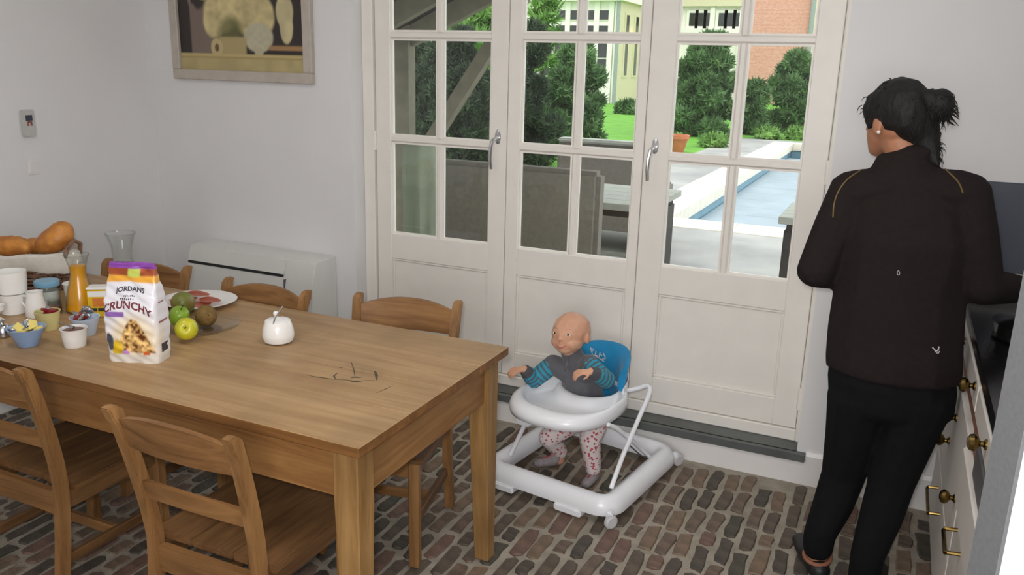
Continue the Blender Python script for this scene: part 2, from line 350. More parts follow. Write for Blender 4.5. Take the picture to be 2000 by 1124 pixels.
# ------------------------------------------------------------------ kitchen units along the right wall
FX = 1.185
mat('oven_grey', (92, 90, 92), .4, var=.05); mat('oak_edge', (140, 92, 70), .5, var=.1)
def cabinet(label, y0, y1, fronts, knobs, bails=(), grey=False):
    t = thing('kitchen_cabinet', label, 'cabinet', ((FX+XR)/2, (y0+y1)/2, 0), 0, 'white kitchen base cabinets')
    ox, oy = t.location.x, t.location.y
    bm = BM(); box(bm, (FX+.03-ox, y0+.002-oy, .08), (XR-.005-ox, y1-.002-oy, .875)); box(bm, (FX+.08-ox, y0+.002-oy, 0), (XR-.005-ox, y1-.002-oy, .08)); obj('body', bm, 'cab_white', t, False)
    ds = []
    for nm, a, b, c, d, mt, pr in fronts:
        bm = BM(); box(bm, (FX-pr-ox, a-oy, c), (FX+.03-ox, b-oy, d), .004); ds.append(obj(nm, bm, mt, t, False))
    for i, y, z in knobs:
        bm = BM(); lathe(bm, [(0, 0), (.013, 0), (.013, .004), (.007, .008), (.007, .014), (.017, .02), (.021, .028), (.018, .037), (.008, .042), (0, .043)], 16)
        bmesh.ops.transform(bm, matrix=Matrix.Translation((FX-fronts[i][6]-ox, y-oy, z)) @ Matrix.Rotation(-math.pi/2, 4, 'Y'), verts=bm.verts); obj('knob', bm, 'brass', ds[i])
    for i, ya, yb, z in bails:
        bm = BM(); x0 = FX-fronts[i][6]-ox
        tube(bm, [(x0+.004, ya-oy, z), (x0-.03, ya-oy, z-.003), (x0-.034, ya-oy-.004*(1 if ya > yb else -1), z-.008), (x0-.034, yb-oy+.004*(1 if ya > yb else -1), z-.008), (x0-.03, yb-oy, z-.003), (x0+.004, yb-oy, z)], .0055, 8); obj('handle', bm, 'brass', ds[i])
    return t
cabinet('white base cabinet with brass knobs, nearest the front wall', -1.0, -.12, [('drawer', -.995, -.125, .79, .868, 'cab_white', .0), ('rail', -.995, -.125, .73, .785, 'oak_edge', -.01), ('drawer', -.995, -.125, .56, .725, 'cab_white', .004), ('drawer', -.995, -.125, .34, .555, 'cab_white', .0), ('drawer', -.995, -.125, .09, .335, 'cab_white', .0)],
        [(0, -.45, .835), (0, -.93, .845), (2, -.65, .64), (2, -.35, .64), (3, -.93, .50), (3, -.5, .5)], [(4, -.4, -.6, .28)])
cabinet('white base cabinet with brass knobs and bail handle, behind the open door edge', -1.75, -1.005, [('drawer', -1.745, -1.01, .79, .868, 'cab_white', .0), ('control_panel', -1.745, -1.2, .70, .785, 'oven_grey', .004), ('rail', -1.195, -1.01, .70, .785, 'oak_edge', -.006), ('drawer', -1.745, -1.01, .545, .695, 'cab_white', .012), ('drawer', -1.745, -1.01, .09, .54, 'cab_white', .0)],
        [(0, -1.33, .838)], [(4, -1.10, -1.23, .49)])
bm = BM(); box(bm, (FX+.002, -2.0, .877), (XR-.004, -.004, .912), .004); tag(obj('worktop', bm, 'black_stone', None, False), 'polished black stone worktop on the white cabinets', 'worktop')
bm = BM(); box(bm, (1.19, -.022, .99), (XR-.01, -.002, 1.312), .003); mat('slate_board', (74, 80, 92), .4, var=.06, scale=5); tag(obj('splashback', bm, 'slate_board', None, False), 'dark slate splashback panel on the white wall behind the woman', 'splashback')
bm = BM(); box(bm, (1.19, -.03, .972), (XR-.01, -.002, .989), .003); tag(obj('ledge', bm, 'white_gloss', None, False), 'thin white ledge strip under the slate splashback', 'ledge')
t = thing('saucepan', 'black lidded saucepan with brass knob on the black worktop', 'saucepan', (1.36, -.62, .912)); t.scale = (1, 1, .5); mat('black_enamel', (20, 20, 20), .2, var=.05)
bm = BM(); lathe(bm, [(0, 0), (.11, 0), (.125, .015), (.125, .1), (.13, .103), (.122, .103), (.118, .098), (.118, .01), (0, .008)], 28); obj('pot', bm, 'black_enamel', t)
bm = BM(); lathe(bm, [(0, .128), (.04, .125), (.1, .112), (.127, .104), (.127, .1035), (0, .1035)], 28); obj('lid', bm, 'black_enamel', t)
bm = BM(); lathe(bm, [(0, .126), (.008, .128), (.007, .138), (.018, .146), (.016, .157), (0, .16)], 16); obj('knob', bm, 'brass', t)
bm = BM(); tube(bm, [(0, -.12, .08), (0, -.15, .085), (0, -.27, .095)], [.009, .01, .012], 8); obj('handle', bm, 'black_enamel', t)
# ------------------------------------------------------------------ wooden table
wood('pine_top', (180, 149, 110), (150, 118, 80), .42, 'X', .9)
wood('pine_x', (160, 118, 70), (120, 80, 42), .5, 'X'); wood('pine_y', (162, 122, 76), (122, 84, 46), .5, 'Y'); wood('pine_z', (168, 132, 84), (130, 96, 54), .5, 'Z')
wood('chair_x', (152, 112, 70), (108, 74, 42), .45, 'X'); wood('chair_y', (128, 94, 60), (86, 60, 36), .45, 'Y'); wood('chair_z', (160, 120, 76), (114, 80, 46), .45, 'Z')
wood('pine_edge', (140, 98, 54), (104, 68, 34), .5, 'X'); mat('stain', (98, 84, 62), .8, var=.3, scale=40)
TH = .77; TX0, TX1, TY0, TY1 = -2.36, -.177, -1.911, -1.055
t = thing('dining_table', 'large worn pine farmhouse table laid for breakfast', 'table', (TX0/2+TX1/2, TY0/2+TY1/2, 0))
ox, oy = t.location.x, t.location.y; hx, hy = (TX1-TX0)/2, (TY1-TY0)/2
ys = [-hy, -hy+.235, -hy+.44, -hy+.65, hy]; rr = random.Random(5)
for a, b in zip(ys, ys[1:]):
    bm = BM(); box(bm, (-hx+rr.uniform(0, .002), a+.0004, TH-.028), (hx-rr.uniform(0, .002), b-.0004, TH), .0014, 1); o = obj('plank', bm, 'pine_top', t, True); o.data.materials.append(M['pine_edge'])
    for f_ in o.data.polygons:
        if f_.normal.z < .5 and (abs(f_.normal.x) > .5 or (f_.normal.y < -.5 and a == -hy) or (f_.normal.y > .5 and b == hy)): f_.material_index = 1
for s in (-1, 1):
    bm = BM(); box(bm, (-hx+.09, s*(hy-.05)-.011, TH-.17), (hx-.09, s*(hy-.05)+.011, TH-.0285)); obj('apron', bm, 'pine_x', t, False)
    bm = BM(); box(bm, (s*(hx-.05)-.011, -hy+.09, TH-.17), (s*(hx-.05)+.011, hy-.09, TH-.0285)); obj('apron', bm, 'pine_y', t, False)
    for s2 in (-1, 1):
        bm = BM(); cx, cy = s*(hx-.062), s2*(hy-.062); a, b = .037, .026
        vs_ = [[bm.verts.new((cx+u*r+s*(a-r), cy+v*r+s2*(a-r), z)) for u, v in ((-1, -1), (1, -1), (1, 1), (-1, 1))] for r, z in ((b, 0), (a, TH-.19), (a, TH-.0285))]
        for p, q in zip(vs_, vs_[1:]):
            for i in range(4): bm.faces.new((p[i], p[(i+1) % 4], q[(i+1) % 4], q[i]))
        bm.faces.new(vs_[0][::-1]); bm.faces.new(vs_[-1]); bmesh.ops.bevel(bm, geom=bm.edges[:], offset=.003, segments=1, affect='EDGES'); obj('leg', bm, 'pine_z', t, False)
def scr(pts, w):
    bm = BM()
    q = [atz(x, y, TH+.0002) for x, y in pts]
    for (a, b), (wa, wb) in zip(zip(q, q[1:]), zip(w, w[1:])):
        d = (b-a).normalized(); n = Vector((-d.y, d.x, 0)); O = Vector((ox, oy, 0))
        bm.faces.new([bm.verts.new(v-O) for v in (a-n*wa, b-n*wb, b+n*wb, a+n*wa)])
    bmesh.ops.remove_doubles(bm, verts=bm.verts[:], dist=.0003); o = obj('scorch_mark', bm, 'stain', t, False); o['label'] = 'dark scorched scratch in the table top'
scr([(597, 733), (620, 737), (650, 741), (680, 743), (692, 746), (712, 744), (735, 743)], [.0005, .003, .002, .0025, .006, .002, .0005])
scr([(684, 739), (694, 737), (706, 738)], [.001, .006, .001]); scr([(732, 725), (735, 733), (736, 743)], [.003, .005, .002]); scr([(660, 728), (652, 735), (656, 741)], [.001, .003, .001]); scr([(686, 708), (691, 722), (693, 735)], [.001, .002, .001]); scr([(735, 768), (752, 761), (768, 753)], [.001, .002, .0005]); scr([(660, 717), (668, 719)], [.002, .003])
# ------------------------------------------------------------------ chairs
SZ, ZT, LEAN = .42, .82, .08
def make_chair():
    t = thing('dining_chair', '', 'chair', group='wooden chairs around the table')
    def py(z): return -LEAN*((z-SZ)/(ZT-SZ))**1.4 if z > SZ else -.05*((SZ-z)/SZ)**1.5
    def px(z, s): return s*(.178 + (.016*(z-SZ)/(ZT-SZ) if z > SZ else 0))
    for s in (-1, 1):
        bm = BM(); zs = [0, .12, .25, .36, SZ, .5, .58, .66, .72, .765, .79, .808]
        rings = []
        for z in zs:
            d = .019 if z < .7 else .019-(z-.7)*.03
            wd = .0165; f = .012 if z > .77 else 0
            y = py(z); x = px(z, s)
            rings.append([bm.verts.new((x+u*wd, y+v*d-(f*.6 if v < 0 else 0), z)) for u, v in ((-1, -1), (1, -1), (1, 1), (-1, 1))])
        x = px(ZT, s); y = py(ZT)
        rings.append([bm.verts.new((x+u*.0145, y+v*.015-.014, ZT+(.002 if v < 0 else .004))) for u, v in ((-1, -1), (1, -1), (1, 1), (-1, 1))])
        for p, q in zip(rings, rings[1:]):
            for i in range(4): bm.faces.new((p[i], p[(i+1) % 4], q[(i+1) % 4], q[i]))
        bm.faces.new(rings[0][::-1]); bm.faces.new(rings[-1]); bmesh.ops.recalc_face_normals(bm, faces=bm.faces[:]); bmesh.ops.bevel(bm, geom=[e for e in bm.edges if len(e.link_faces) == 2 and e.calc_face_angle() > .6], offset=.004, segments=2, affect='EDGES')
        obj('back_post', bm, 'chair_z', t)
        bm = BM(); box(bm, (s*.172-.018, .345, 0), (s*.172+.018, .383, SZ-.024), .004); obj('leg', bm, 'chair_z', t, False)
        bm = BM(); box(bm, (s*.172-.01, .02, SZ-.085), (s*.172+.01, .345, SZ-.024)); obj('seat_rail', bm, 'chair_y', t, False)
        bm = BM(); box(bm, (s*.172-.009, -.03, .15), (s*.172+.009, .35, .185), .003); obj('stretcher', bm, 'chair_y', t, False)
    bm = BM(); box(bm, (-.155, .355, SZ-.085), (.155, .375, SZ-.024)); obj('seat_rail', bm, 'chair_x', t, False)
    bm = BM(); box(bm, (-.16, -.01, SZ-.1), (.16, .012, SZ-.024)); obj('seat_rail', bm, 'chair_x', t, False)
    bm = BM(); box(bm, (-.163, .17, .15), (.163, .19, .185), .003); obj('stretcher', bm, 'chair_x', t, False)
    for k in range(3):   # seat boards
        bm = BM(); a, b = -.212+k*.1415, -.212+(k+1)*.1415
        lo, hi = .022, .402
        box(bm, (a+.0004, lo, SZ-.023), (b-.0004, hi, SZ), .004, 2); obj('seat_board', bm, 'chair_y', t)
    def slat(z0, z1, arch, zb, y_of):
        bm = BM(); n = 14; top, bot = [], []
        for i in range(n+1):
            u = -1+2*i/n; x = u*px((z0+z1)/2, 1)*.955
            zt = z1+arch*(1-abs(u)**2.2); z_b = z0+zb*(1-u*u)
            cur = -.018*(1-u*u)
            top.append((x, zt, cur)); bot.append((x, z_b, cur))
        vs_ = []
        for (x, z, c), (x2, z2, c2) in zip(top, bot):
            vs_.append([bm.verts.new((x, py(z)+c-.008, z)), bm.verts.new((x, py(z)+c+.008, z)), bm.verts.new((x2, py(z2)+c+.008, z2)), bm.verts.new((x2, py(z2)+c-.008, z2))])
        for p, q in zip(vs_, vs_[1:]):
            for i in range(4): bm.faces.new((p[i], p[(i+1) % 4], q[(i+1) % 4], q[i]))
        bm.faces.new(vs_[0]); bm.faces.new(vs_[-1]); return obj('back_slat', bm, 'chair_x', t, True, angle=40)
    slat(.705, .785, .032, .0, None); slat(.545, .595, .014, .012, None)
    return t
chair = make_chair(); chair.location = (-.605, -2.0, 0); chair.rotation_euler = (0, 0, 0); chair['label'] = 'pine chair with its back to the camera, nearest the table corner'
R_ = math.radians
dup(chair, (-1.42, -1.93, 0), 0, 'dark-seated pine chair at the left border, on the near side')
dup(chair, (-.665, -.945, 0), R_(180+13), 'pine chair on the far side, closest to the glazed doors')
dup(chair, (-1.255, -1.065+.005, 0), R_(180-1), 'pine chair on the far side, in front of the heater')
dup(chair, (-1.90, -1.03, 0), R_(180+10), 'pine chair on the far side, hidden behind the carafe and the cereal bag')
# ------------------------------------------------------------------ wall things
t = thing('convector_heater', 'white floor-standing convector unit against the wall below the picture', 'heater', (-2.05, 0, 0)); mat('ac_white', (226, 226, 222), .4, var=.01)
bm = BM(); prism(bm, [(-.002, .09), (-.2, .09), (-.215, .12), (-.215, .56), (-.17, .695), (-.16, .70), (-.002, .70)], -.41, .41, 0); bmesh.ops.bevel(bm, geom=bm.edges[:], offset=.006, segments=2, affect='EDGES'); obj('casing', bm, 'ac_white', t)
mat('slot_black', (38, 38, 40), .6, var=0)
bm = BM(); box(bm, (-.4, -.203, .607), (.23, -.185, .62)); obj('air_slot', bm, 'slot_black', t, False)
bm = BM(); prism(bm, [(-.1985, .622), (-.203, .622), (-.179, .69), (-.174, .69)], -.4, .235, 0); obj('flap', bm, 'ac_white', t, False)
bm = BM(); box(bm, (.245, -.219, .12), (.249, -.2, .6)); obj('seam', bm, 'oven_grey', t, False)
# picture with still life print
t = thing('picture', 'framed still life print of pale flowers in a white bowl', 'picture', ((-2.635-1.732)/2, 0, 1.55)); mat('frame_wood', (196, 186, 174), .6, var=.06, scale=20)
hw = .452; H = .68
for a, b in (((-hw, 0), (hw, .052)), ((-hw, H-.052), (hw, H)), ((-hw, .052), (-hw+.052, H-.052)), ((hw-.052, .052), (hw, H-.052))):
    bm = BM(); box(bm, (a[0], -.032, a[1]), (b[0], -.002, b[1]), .004); obj('frame_bar', bm, 'frame_wood', t, False)
def sstep(a, b, x): t_ = np.clip((x-a)/(b-a), 0, 1); return t_*t_*(3-2*t_)
def vnoise(x, y, s, seed=0):
    r_ = np.random.RandomState(seed); g = r_.rand(64, 64); x = x*s; y = y*s; xi = np.floor(x).astype(int); yi = np.floor(y).astype(int); fx = x-xi; fy = y-yi; fx = fx*fx*(3-2*fx); fy = fy*fy*(3-2*fy)
    G = lambda i, j: g[i % 64, j % 64]
    return (G(xi, yi)*(1-fx)+G(xi+1, yi)*fx)*(1-fy)+(G(xi, yi+1)*(1-fx)+G(xi+1, yi+1)*fx)*fy
def printgrid(name, w_, h_, nx, ny, colf, m, parent, y=-.012, x0=0, z0=0):
    u = np.linspace(0, 1, nx+1); v = np.linspace(0, 1, ny+1); U, V = np.meshgrid(u, v); C = colf(U, V)
    co = np.stack([x0+(U-.5)*w_, np.full_like(U, y), z0+V*h_], -1).reshape(-1, 3)
    fc = [(j*(nx+1)+i, j*(nx+1)+i+1, (j+1)*(nx+1)+i+1, (j+1)*(nx+1)+i) for j in range(ny) for i in range(nx)]
    me = bpy.data.meshes.new(name); me.from_pydata(co.tolist(), [], fc); a = me.color_attributes.new('print', 'FLOAT_COLOR', 'POINT')
    a.data.foreach_set('color', np.concatenate([C.reshape(-1, 3), np.ones((C.size//3, 1))], 1).astype(np.float32).ravel()); return mobj(name, me, m, parent, False)
LC = lambda c: np.array(lin(c))
def still(U, V):
    # U 0..1 across, V in units of visible part (0 bottom .. 1 top of print)
    C = np.zeros(U.shape+(3,)); C[:] = LC((52, 44, 42)); X = U; Y = V*.72
    def blend(msk, c): 
        nonlocal C; C = C*(1-msk[..., None])+msk[..., None]*(c if isinstance(c, np.ndarray) and c.ndim == 3 else LC(c))
    def ell(cx, cy, rx, ry, s=.12): d = np.sqrt(((X-cx)/rx)**2+((Y-cy)/ry)**2); return 1-sstep(1-s, 1+s, d)
    n1 = vnoise(X, Y, 18, 1); n2 = vnoise(X, Y, 40, 2)
    blend(sstep(.09, .105, X)*(1-sstep(.27, .3, X))*(1-sstep(.42, .47, Y+.08*n1))*.75, (142, 124, 112)); blend(ell(.1, .5, .02, .1)*.6, (150, 135, 125))
    cream = LC((206, 190, 138))*(.6+.55*n1[..., None]+.25*n2[..., None])
    for (cx, cy, rx, ry) in ((.36, .36, .14, .13), (.47, .42, .12, .11), (.6, .36, .15, .15), (.68, .33, .1, .12), (.3, .3, .09, .1), (.22, .46, .05, .03), (.54, .38, .1, .13)): blend(ell(cx, cy, rx, ry, .15), cream)
    blend(ell(.43, .24, .09, .09, .4)*.85, (104, 104, 62)); blend(ell(.65, .205, .115, .09, .1), LC((196, 190, 160))*(.85+.2*n2[..., None])); blend(ell(.65, .12, .035, .03), (188, 180, 150))
    blend((ell(.86, .36, .065, .1, .1)+ell(.87, .27, .05, .1, .1)).clip(0, 1), LC((206, 194, 150))*(.8+.3*n1[..., None]))
    blend(sstep(.32, .34, X)*(1-sstep(.54, .56, X))*(1-sstep(.2, .215, Y)), (178, 160, 112)); blend(ell(.31, .14, .05, .06), (196, 178, 130)); blend(ell(.31, .14, .018, .025), (116, 84, 62))
    blend(sstep(.72, .74, X)*sstep(.125, .135, Y)*(1-sstep(.15, .165, Y)), (168, 130, 86)); blend(1-sstep(.098, .108, Y), (196, 178, 122)); blend((1-sstep(.082, .088, Y))*.6, (150, 126, 78)); blend((1-sstep(.07, .076, Y)), LC((186, 170, 120))*(.85+.25*n1[..., None]))
    return C
vcol('still_life_print', .45); printgrid('print', 2*(hw-.052), H-.104, 180, 120, still, 'still_life_print', t, -.014, 0, .052)
# thermostat + switch on the left wall (built facing +x)
t = thing('thermostat', 'grey wall thermostat with small dark display', 'thermostat', (XL, -.755, 1.345)); mat('plastic_grey', (196, 196, 192), .5, var=.01); mat('display', (52, 58, 74), .3, var=0); mat('red_print', (150, 92, 84), .5, var=0)
bm = BM(); box(bm, (0, -.031, -.062), (.022, .031, .062), .004, 2); obj('case', bm, 'plastic_grey', t)
bm = BM(); box(bm, (.022, -.017, .012), (.0235, .017, .038)); obj('display', bm, 'display', t, False)
for (a, b, c, d) in ((-.012, -.002, -.012, .006), (.004, .014, -.012, .006), (-.008, .012, .003, .011)):
    bm = BM(); box(bm, (.022, a, c), (.0235, b, d)); obj('button', bm, 'red_print', t, False)
t = thing('light_switch', 'white light switch below the thermostat', 'switch', (XL, -.75, 1.142))
bm = BM(); box(bm, (0, -.03, -.037), (.009, .03, .037), .003, 2); obj('plate', bm, 'white_gloss', t)
bm = BM(); prism(bm, [(.009, -.025), (.012, -.025), (.015, .025), (.009, .025)], -.02, .02, 1); obj('rocker', bm, 'white_gloss', t, False)
# ------------------------------------------------------------------ breakfast things
mat('porcelain', (236, 234, 230), .12, var=0, coat=.3); mat('wicker', (140, 104, 82), .7, var=.25, scale=50); mat('linen', (206, 200, 190), .9, var=.05, scale=30, bump=.2, bscale=120)
mat('crust', (206, 138, 58), .5, var=.3, scale=16, col2=(150, 84, 32), bump=.3, bscale=40); mat('juice', (222, 156, 18), .3, var=.03, sss=.1)
glass('clear_glass', (.985, .99, .985), .7, .03, (.86, .87, .86)); mat('foil', (196, 196, 198), .25, 1, var=.1, scale=60, bump=.5, bscale=80)
mat('blue_china', (140, 168, 206), .2, var=.02, coat=.3); mat('pale_blue_china', (190, 204, 222), .2, var=.02, coat=.3); mat('yellow_china', (214, 204, 142), .2, var=.02, coat=.3); mat('jam_red', (140, 22, 34), .25, var=.2, scale=60); mat('jam_brown', (110, 58, 34), .25, var=.2, scale=40)
mat('butter_yellow', (232, 212, 120), .4, var=.05); mat('steel', (190, 190, 192), .2, 1, var=0)
def at(x, y, z=TH): return atz(x, y, z)
# sugar bowl
p = at(540, 676); t = thing('sugar_bowl', 'white porcelain sugar bowl with lid and spoon handle', 'sugar bowl', (p.x-.02, p.y+.035, TH))
bm = BM(); lathe(bm, [(0, 0), (.035, 0), (.046, .006), (.0515, .02), (.052, .03), (.049, .05), (.043, .068), (.04, .074), (.038, .072), (.046, .03), (0, .008)], 40); obj('bowl', bm, 'porcelain', t)
bm = BM(); lathe(bm, [(0, .086), (.004, .086), (.01, .083), (.025, .081), (.036, .078), (.041, .0745), (0, .0745)], 40); l_ = obj('lid', bm, 'porcelain', t)
bm = BM(); lathe(bm, [(0, .084), (.005, .085), (.005, .09), (.009, .095), (.009, .1), (.005, .104), (0, .105)], 16, (-.006, 0, 0)); obj('knob', bm, 'porcelain', l_)
bm = BM(); tube(bm, [(.012, -.036, .072), (.014, -.03, .09), (.02, -.012, .112), (.024, 0, .124)], [.003, .0025, .0025, .004], 8); obj('spoon', bm, 'steel', t)
# ramekins and bowls
def cup(name, label, x, y, r0, r1, h, m, dy=0., cat='bowl', grp=None):
    p = at(x, y); d = Vector((p.x-CP.x, p.y-CP.y, 0)).normalized()*r0
    t = thing(name, label, cat, (p.x+d.x, p.y+d.y+dy, TH), 0, grp)
    bm = BM(); lathe(bm, [(0, 0), (r0*.92, 0), (r0, .004), ((r0+r1)/2, h*.55), (r1, h-.002), (r1+.001, h), (r1-.003, h), ((r0+r1)/2-.005, h*.5), (r0-.006, .008), (0, .007)], 32); obj('bowl', bm, m, t); return t
t = cup('ramekin', 'white ramekin of brown jam in front of the pale blue bowl', 148, 682, .033, .04, .06, 'porcelain', cat='ramekin')
bm = BM(); lathe(bm, [(0, .053), (.033, .053), (.035, .051), (.033, .044), (0, .044)], 24); obj('jam', bm, 'jam_brown', t)
bm = BM(); tube(bm, [(-.012, .01, .056), (-.036, -.0, .066), (-.058, -.005, .072)], [.008, .004, .004], 8, flat=(1, .4)); obj('spoon', bm, 'steel', t)
t = cup('small_bowl', 'light blue bowl of butter portions at the near table edge', 56, 680, .03, .056, .06, 'blue_china')
rr = random.Random(2)
def packs(t, n, r, z, mats):
    for k in range(n):
        bm = BM(); s = .013; box(bm, (-s, -s, -.005), (s, s, .005), .002); bmesh.ops.transform(bm, matrix=Matrix.Translation((rr.uniform(-r, r), rr.uniform(-r, r), z+k*.003)) @ Matrix.Rotation(rr.uniform(-.9, .9), 4, 'X') @ Matrix.Rotation(rr.uniform(-.9, .9), 4, 'Y') @ Matrix.Rotation(rr.uniform(0, 3), 4, 'Z'), verts=bm.verts); obj('portion_pack', bm, mats[k % len(mats)], t, False)
packs(t, 9, .026, .045, ['butter_yellow', 'foil', 'butter_yellow'])
t = cup('small_bowl', 'pale yellow cup of red jam portions behind the light blue bowl', 97, 648, .03, .04, .064, 'yellow_china'); packs(t, 7, .018, .05, ['jam_red', 'foil', 'jam_red'])
t = cup('small_bowl', 'pale blue bowl of jam portions behind the white ramekin', 154, 664, .03, .046, .062, 'pale_blue_china', dy=.03); packs(t, 9, .026, .056, ['jam_red', 'foil', 'foil'])
# juice carafe
def carafe(name, label, p, s, fill):
    t = thing(name, label, 'carafe', (p[0], p[1], TH)); prof = [(.04, 0), (.043, .006), (.042, .03), (.036, .075), (.026, .115), (.0225, .14), (.024, .165), (.031, .195), (.035, .205)]
    bm = BM(); lathe(bm, [(0, 0)]+[(r*s[0], z*s[1]) for r, z in prof]+[((r-.002)*s[0], z*s[1]) for r, z in prof[::-1][:-2]]+[(.038*s[0], .008), (0, .008)], 32); obj('glass_body', bm, 'clear_glass', t)
    if fill:
        bm = BM(); pr = [(r*s[0]-.003, max(z*s[1], .0085)) for r, z in prof if z < fill]; lathe(bm, [(0, .0085)]+pr+[(0, pr[-1][1])], 28); obj('juice', bm, 'juice', t)
    bm = BM(); tube(bm, [(.034*s[0]*math.cos(a), .034*s[0]*math.sin(a), .205*s[1]) for a in np.linspace(0, 2*math.pi, 24, endpoint=False)], .0022, 6, True); obj('rim', bm, 'clear_glass', t)
p = at(156, 614); carafe('juice_carafe', 'glass carafe filled with orange juice', (p.x-.025, p.y+.03), (1.22, 1.02), .18)
p = at(222, 602); carafe('glass_carafe', 'tall empty glass carafe behind the cereal bag', (p.x+.035, p.y+.03), (1.5, 1.36), 0)
# stacked cups, jug, jars
def simple(name, label, cat, p, prof, m, n=28): t = thing(name, label, cat, p); bm = BM(); lathe(bm, prof, n); obj('body', bm, m, t); return t
p = at(28, 612)
cupp = [(0, 0), (.036, 0), (.04, .004), (.046, .07), (.047, .074), (.0445, .074), (.038, .008), (0, .006)]
simple('cup', 'white cup upside up at the bottom of the two-cup stack', 'cup', (p.x, p.y, TH), cupp, 'porcelain')
simple('cup', 'white cup on top of the two-cup stack', 'cup', (p.x+.002, p.y+.002, TH+.0745), [(0, 0), (.042, 0), (.047, .004), (.051, .06), (.051, .08), (.0485, .08), (.043, .008), (0, .006)], 'porcelain')
p = at(66, 616); t = simple('milk_jug', 'small white milk jug beside the stacked cups', 'jug', (p.x+.018, p.y+.0, TH), [(0, 0), (.034, 0), (.037, .006), (.034, .04), (.026, .075), (.027, .09), (.0245, .09), (.023, .076), (.031, .04), (0, .008)], 'porcelain')
bm = BM(); tube(bm, [(-.03, -.01, .07), (-.05, -.012, .07), (-.055, -.012, .045), (-.036, -.01, .025)], .004, 8); obj('handle', bm, 'porcelain', t)
p = at(82, 602); mat('lid_blue', (120, 168, 196), .35, var=.02); mat('cream_fill', (206, 212, 204), .5, var=.03)
t = simple('jar', 'glass jar with light blue lid behind the milk jug', 'jar', (p.x, p.y+.03, TH), [(0, 0), (.038, 0), (.04, .005), (.04, .075), (.036, .085), (.034, .085), (.037, .074), (.037, .008), (0, .006)], 'clear_glass')
bm = BM(); lathe(bm, [(0, .008), (.036, .008), (.036, .06), (0, .06)], 24); obj('contents', bm, 'cream_fill', t)
bm = BM(); lathe(bm, [(.041, .078), (.042, .08), (.042, .096), (.04, .098), (0, .098), (0, .095), (.039, .094), (.039, .078)], 28, cap=False); obj('lid', bm, 'lid_blue', t)
p = at(108, 612); t = simple('jam_jar', 'small clear glass jar of brown preserve next to the juice carafe', 'jar', (p.x, p.y, TH), [(0, 0), (.022, 0), (.026, .006), (.026, .03), (.02, .042), (.021, .05), (.019, .05), (.018, .042), (.023, .03), (.022, .006), (0, .005)], 'clear_glass')
bm = BM(); lathe(bm, [(0, .006), (.022, .006), (.023, .026), (0, .026)], 20); obj('preserve', bm, 'jam_brown', t)
mat('tub_yellow', (228, 192, 40), .4, var=.05); mat('tub_red', (186, 60, 44), .4, var=.05); mat('tub_green', (40, 130, 96), .4, var=.05); mat('tub_orange', (222, 130, 60), .45, var=.1, scale=40); mat('ink', (48, 46, 50), .5, var=0)
p = at(205, 612); t = thing('spread_tub', 'yellow box of spread between the juice carafe and the cereal bag', 'tub', (p.x+.01, p.y-.025, TH), R_(35))
bm = BM(); box(bm, (-.033, -.025, 0), (.033, .025, .1), .004, 2); obj('carton', bm, 'tub_yellow', t)
bm = BM(); box(bm, (-.035, -.027, .1), (.035, .027, .108), .003); obj('lid', bm, 'porcelain', t)
for (a, b, c, d, m_) in ((-.03, .03, .075, .095, 'porcelain'), (-.016, .026, .04, .07, 'tub_orange'), (-.03, -.004, .022, .034, 'ink'), (.0, .03, .022, .034, 'ink')):
    bm = BM(); box(bm, (a, -.0258, c), (b, -.025, d)); obj('print_patch', bm, m_, t, False)
p = at(140, 600); t = simple('yoghurt_pot', 'white pot with red and green print behind the juice carafe', 'pot', (p.x-.03, p.y+.04, TH), [(0, 0), (.028, 0), (.036, .075), (.038, .078), (.036, .08), (0, .08)], 'porcelain')
for a0, z0, z1, m_ in ((-.9, .048, .066, 'tub_red'), (-1.7, .012, .034, 'tub_green')):
    bm = BM(); k = 6
    for i in range(k):
        a, b = a0+i*.2, a0+(i+1)*.2; f = lambda z: .0285+.008*z/.075
        bm.faces.new([bm.verts.new((f(z)*math.cos(q), f(z)*math.sin(q), z)) for q, z in ((a, z0), (b, z0), (b, z1), (a, z1))])
    obj('print_patch', bm, m_, t)
# metal pot and white sauce boat at the left border
p = at(2, 660); simple('pepper_pot', 'small shiny steel pot at the left border', 'pot', (p.x, p.y+.01, TH), [(0, 0), (.02, 0), (.024, .005), (.024, .03), (.018, .04), (.006, .044), (.005, .05), (.009, .055), (0, .06)], 'steel')
p = at(-6, 628); simple('egg_cup', 'white ribbed egg cup at the left border', 'egg cup', (p.x, p.y, TH), [(0, 0), (.024, 0), (.022, .006), (.01, .014), (.012, .026), (.028, .04), (.03, .058), (.027, .058), (.02, .04), (0, .035)], 'porcelain')
# bread basket with liner
BX, BY = -2.185, -1.31
t = thing('bread_basket', 'oval wicker bread basket lined with a pale cloth', 'basket', (BX, BY, TH), R_(12))
bm = BM(); n = 26
for k in range(9):
    z = .008+k*.0165; s = .8+.2*(k/8)**.7; tube(bm, [(.235*s*math.cos(a), .15*s*math.sin(a), z+(.004 if (i+k) % 2 else -.001)) for i, a in enumerate(np.linspace(0, 2*math.pi, 48, endpoint=False))], .0058, 6, True)
box(bm, (-.13, -.08, 0), (.13, .08, .006)); obj('weave', bm, 'wicker', t)
bm = BM()
for i in range(30):
    a = 2*math.pi*i/30; tube(bm, [(.235*(.8+.2*(z/.14)**.7)*math.cos(a)*1.012, .15*(.8+.2*(z/.14)**.7)*math.sin(a)*1.012, .004+z) for z in (0, .04, .08, .11, .145)], .0045, 6)
obj('staves', bm, 'wicker', t)['kind'] = 'stuff'
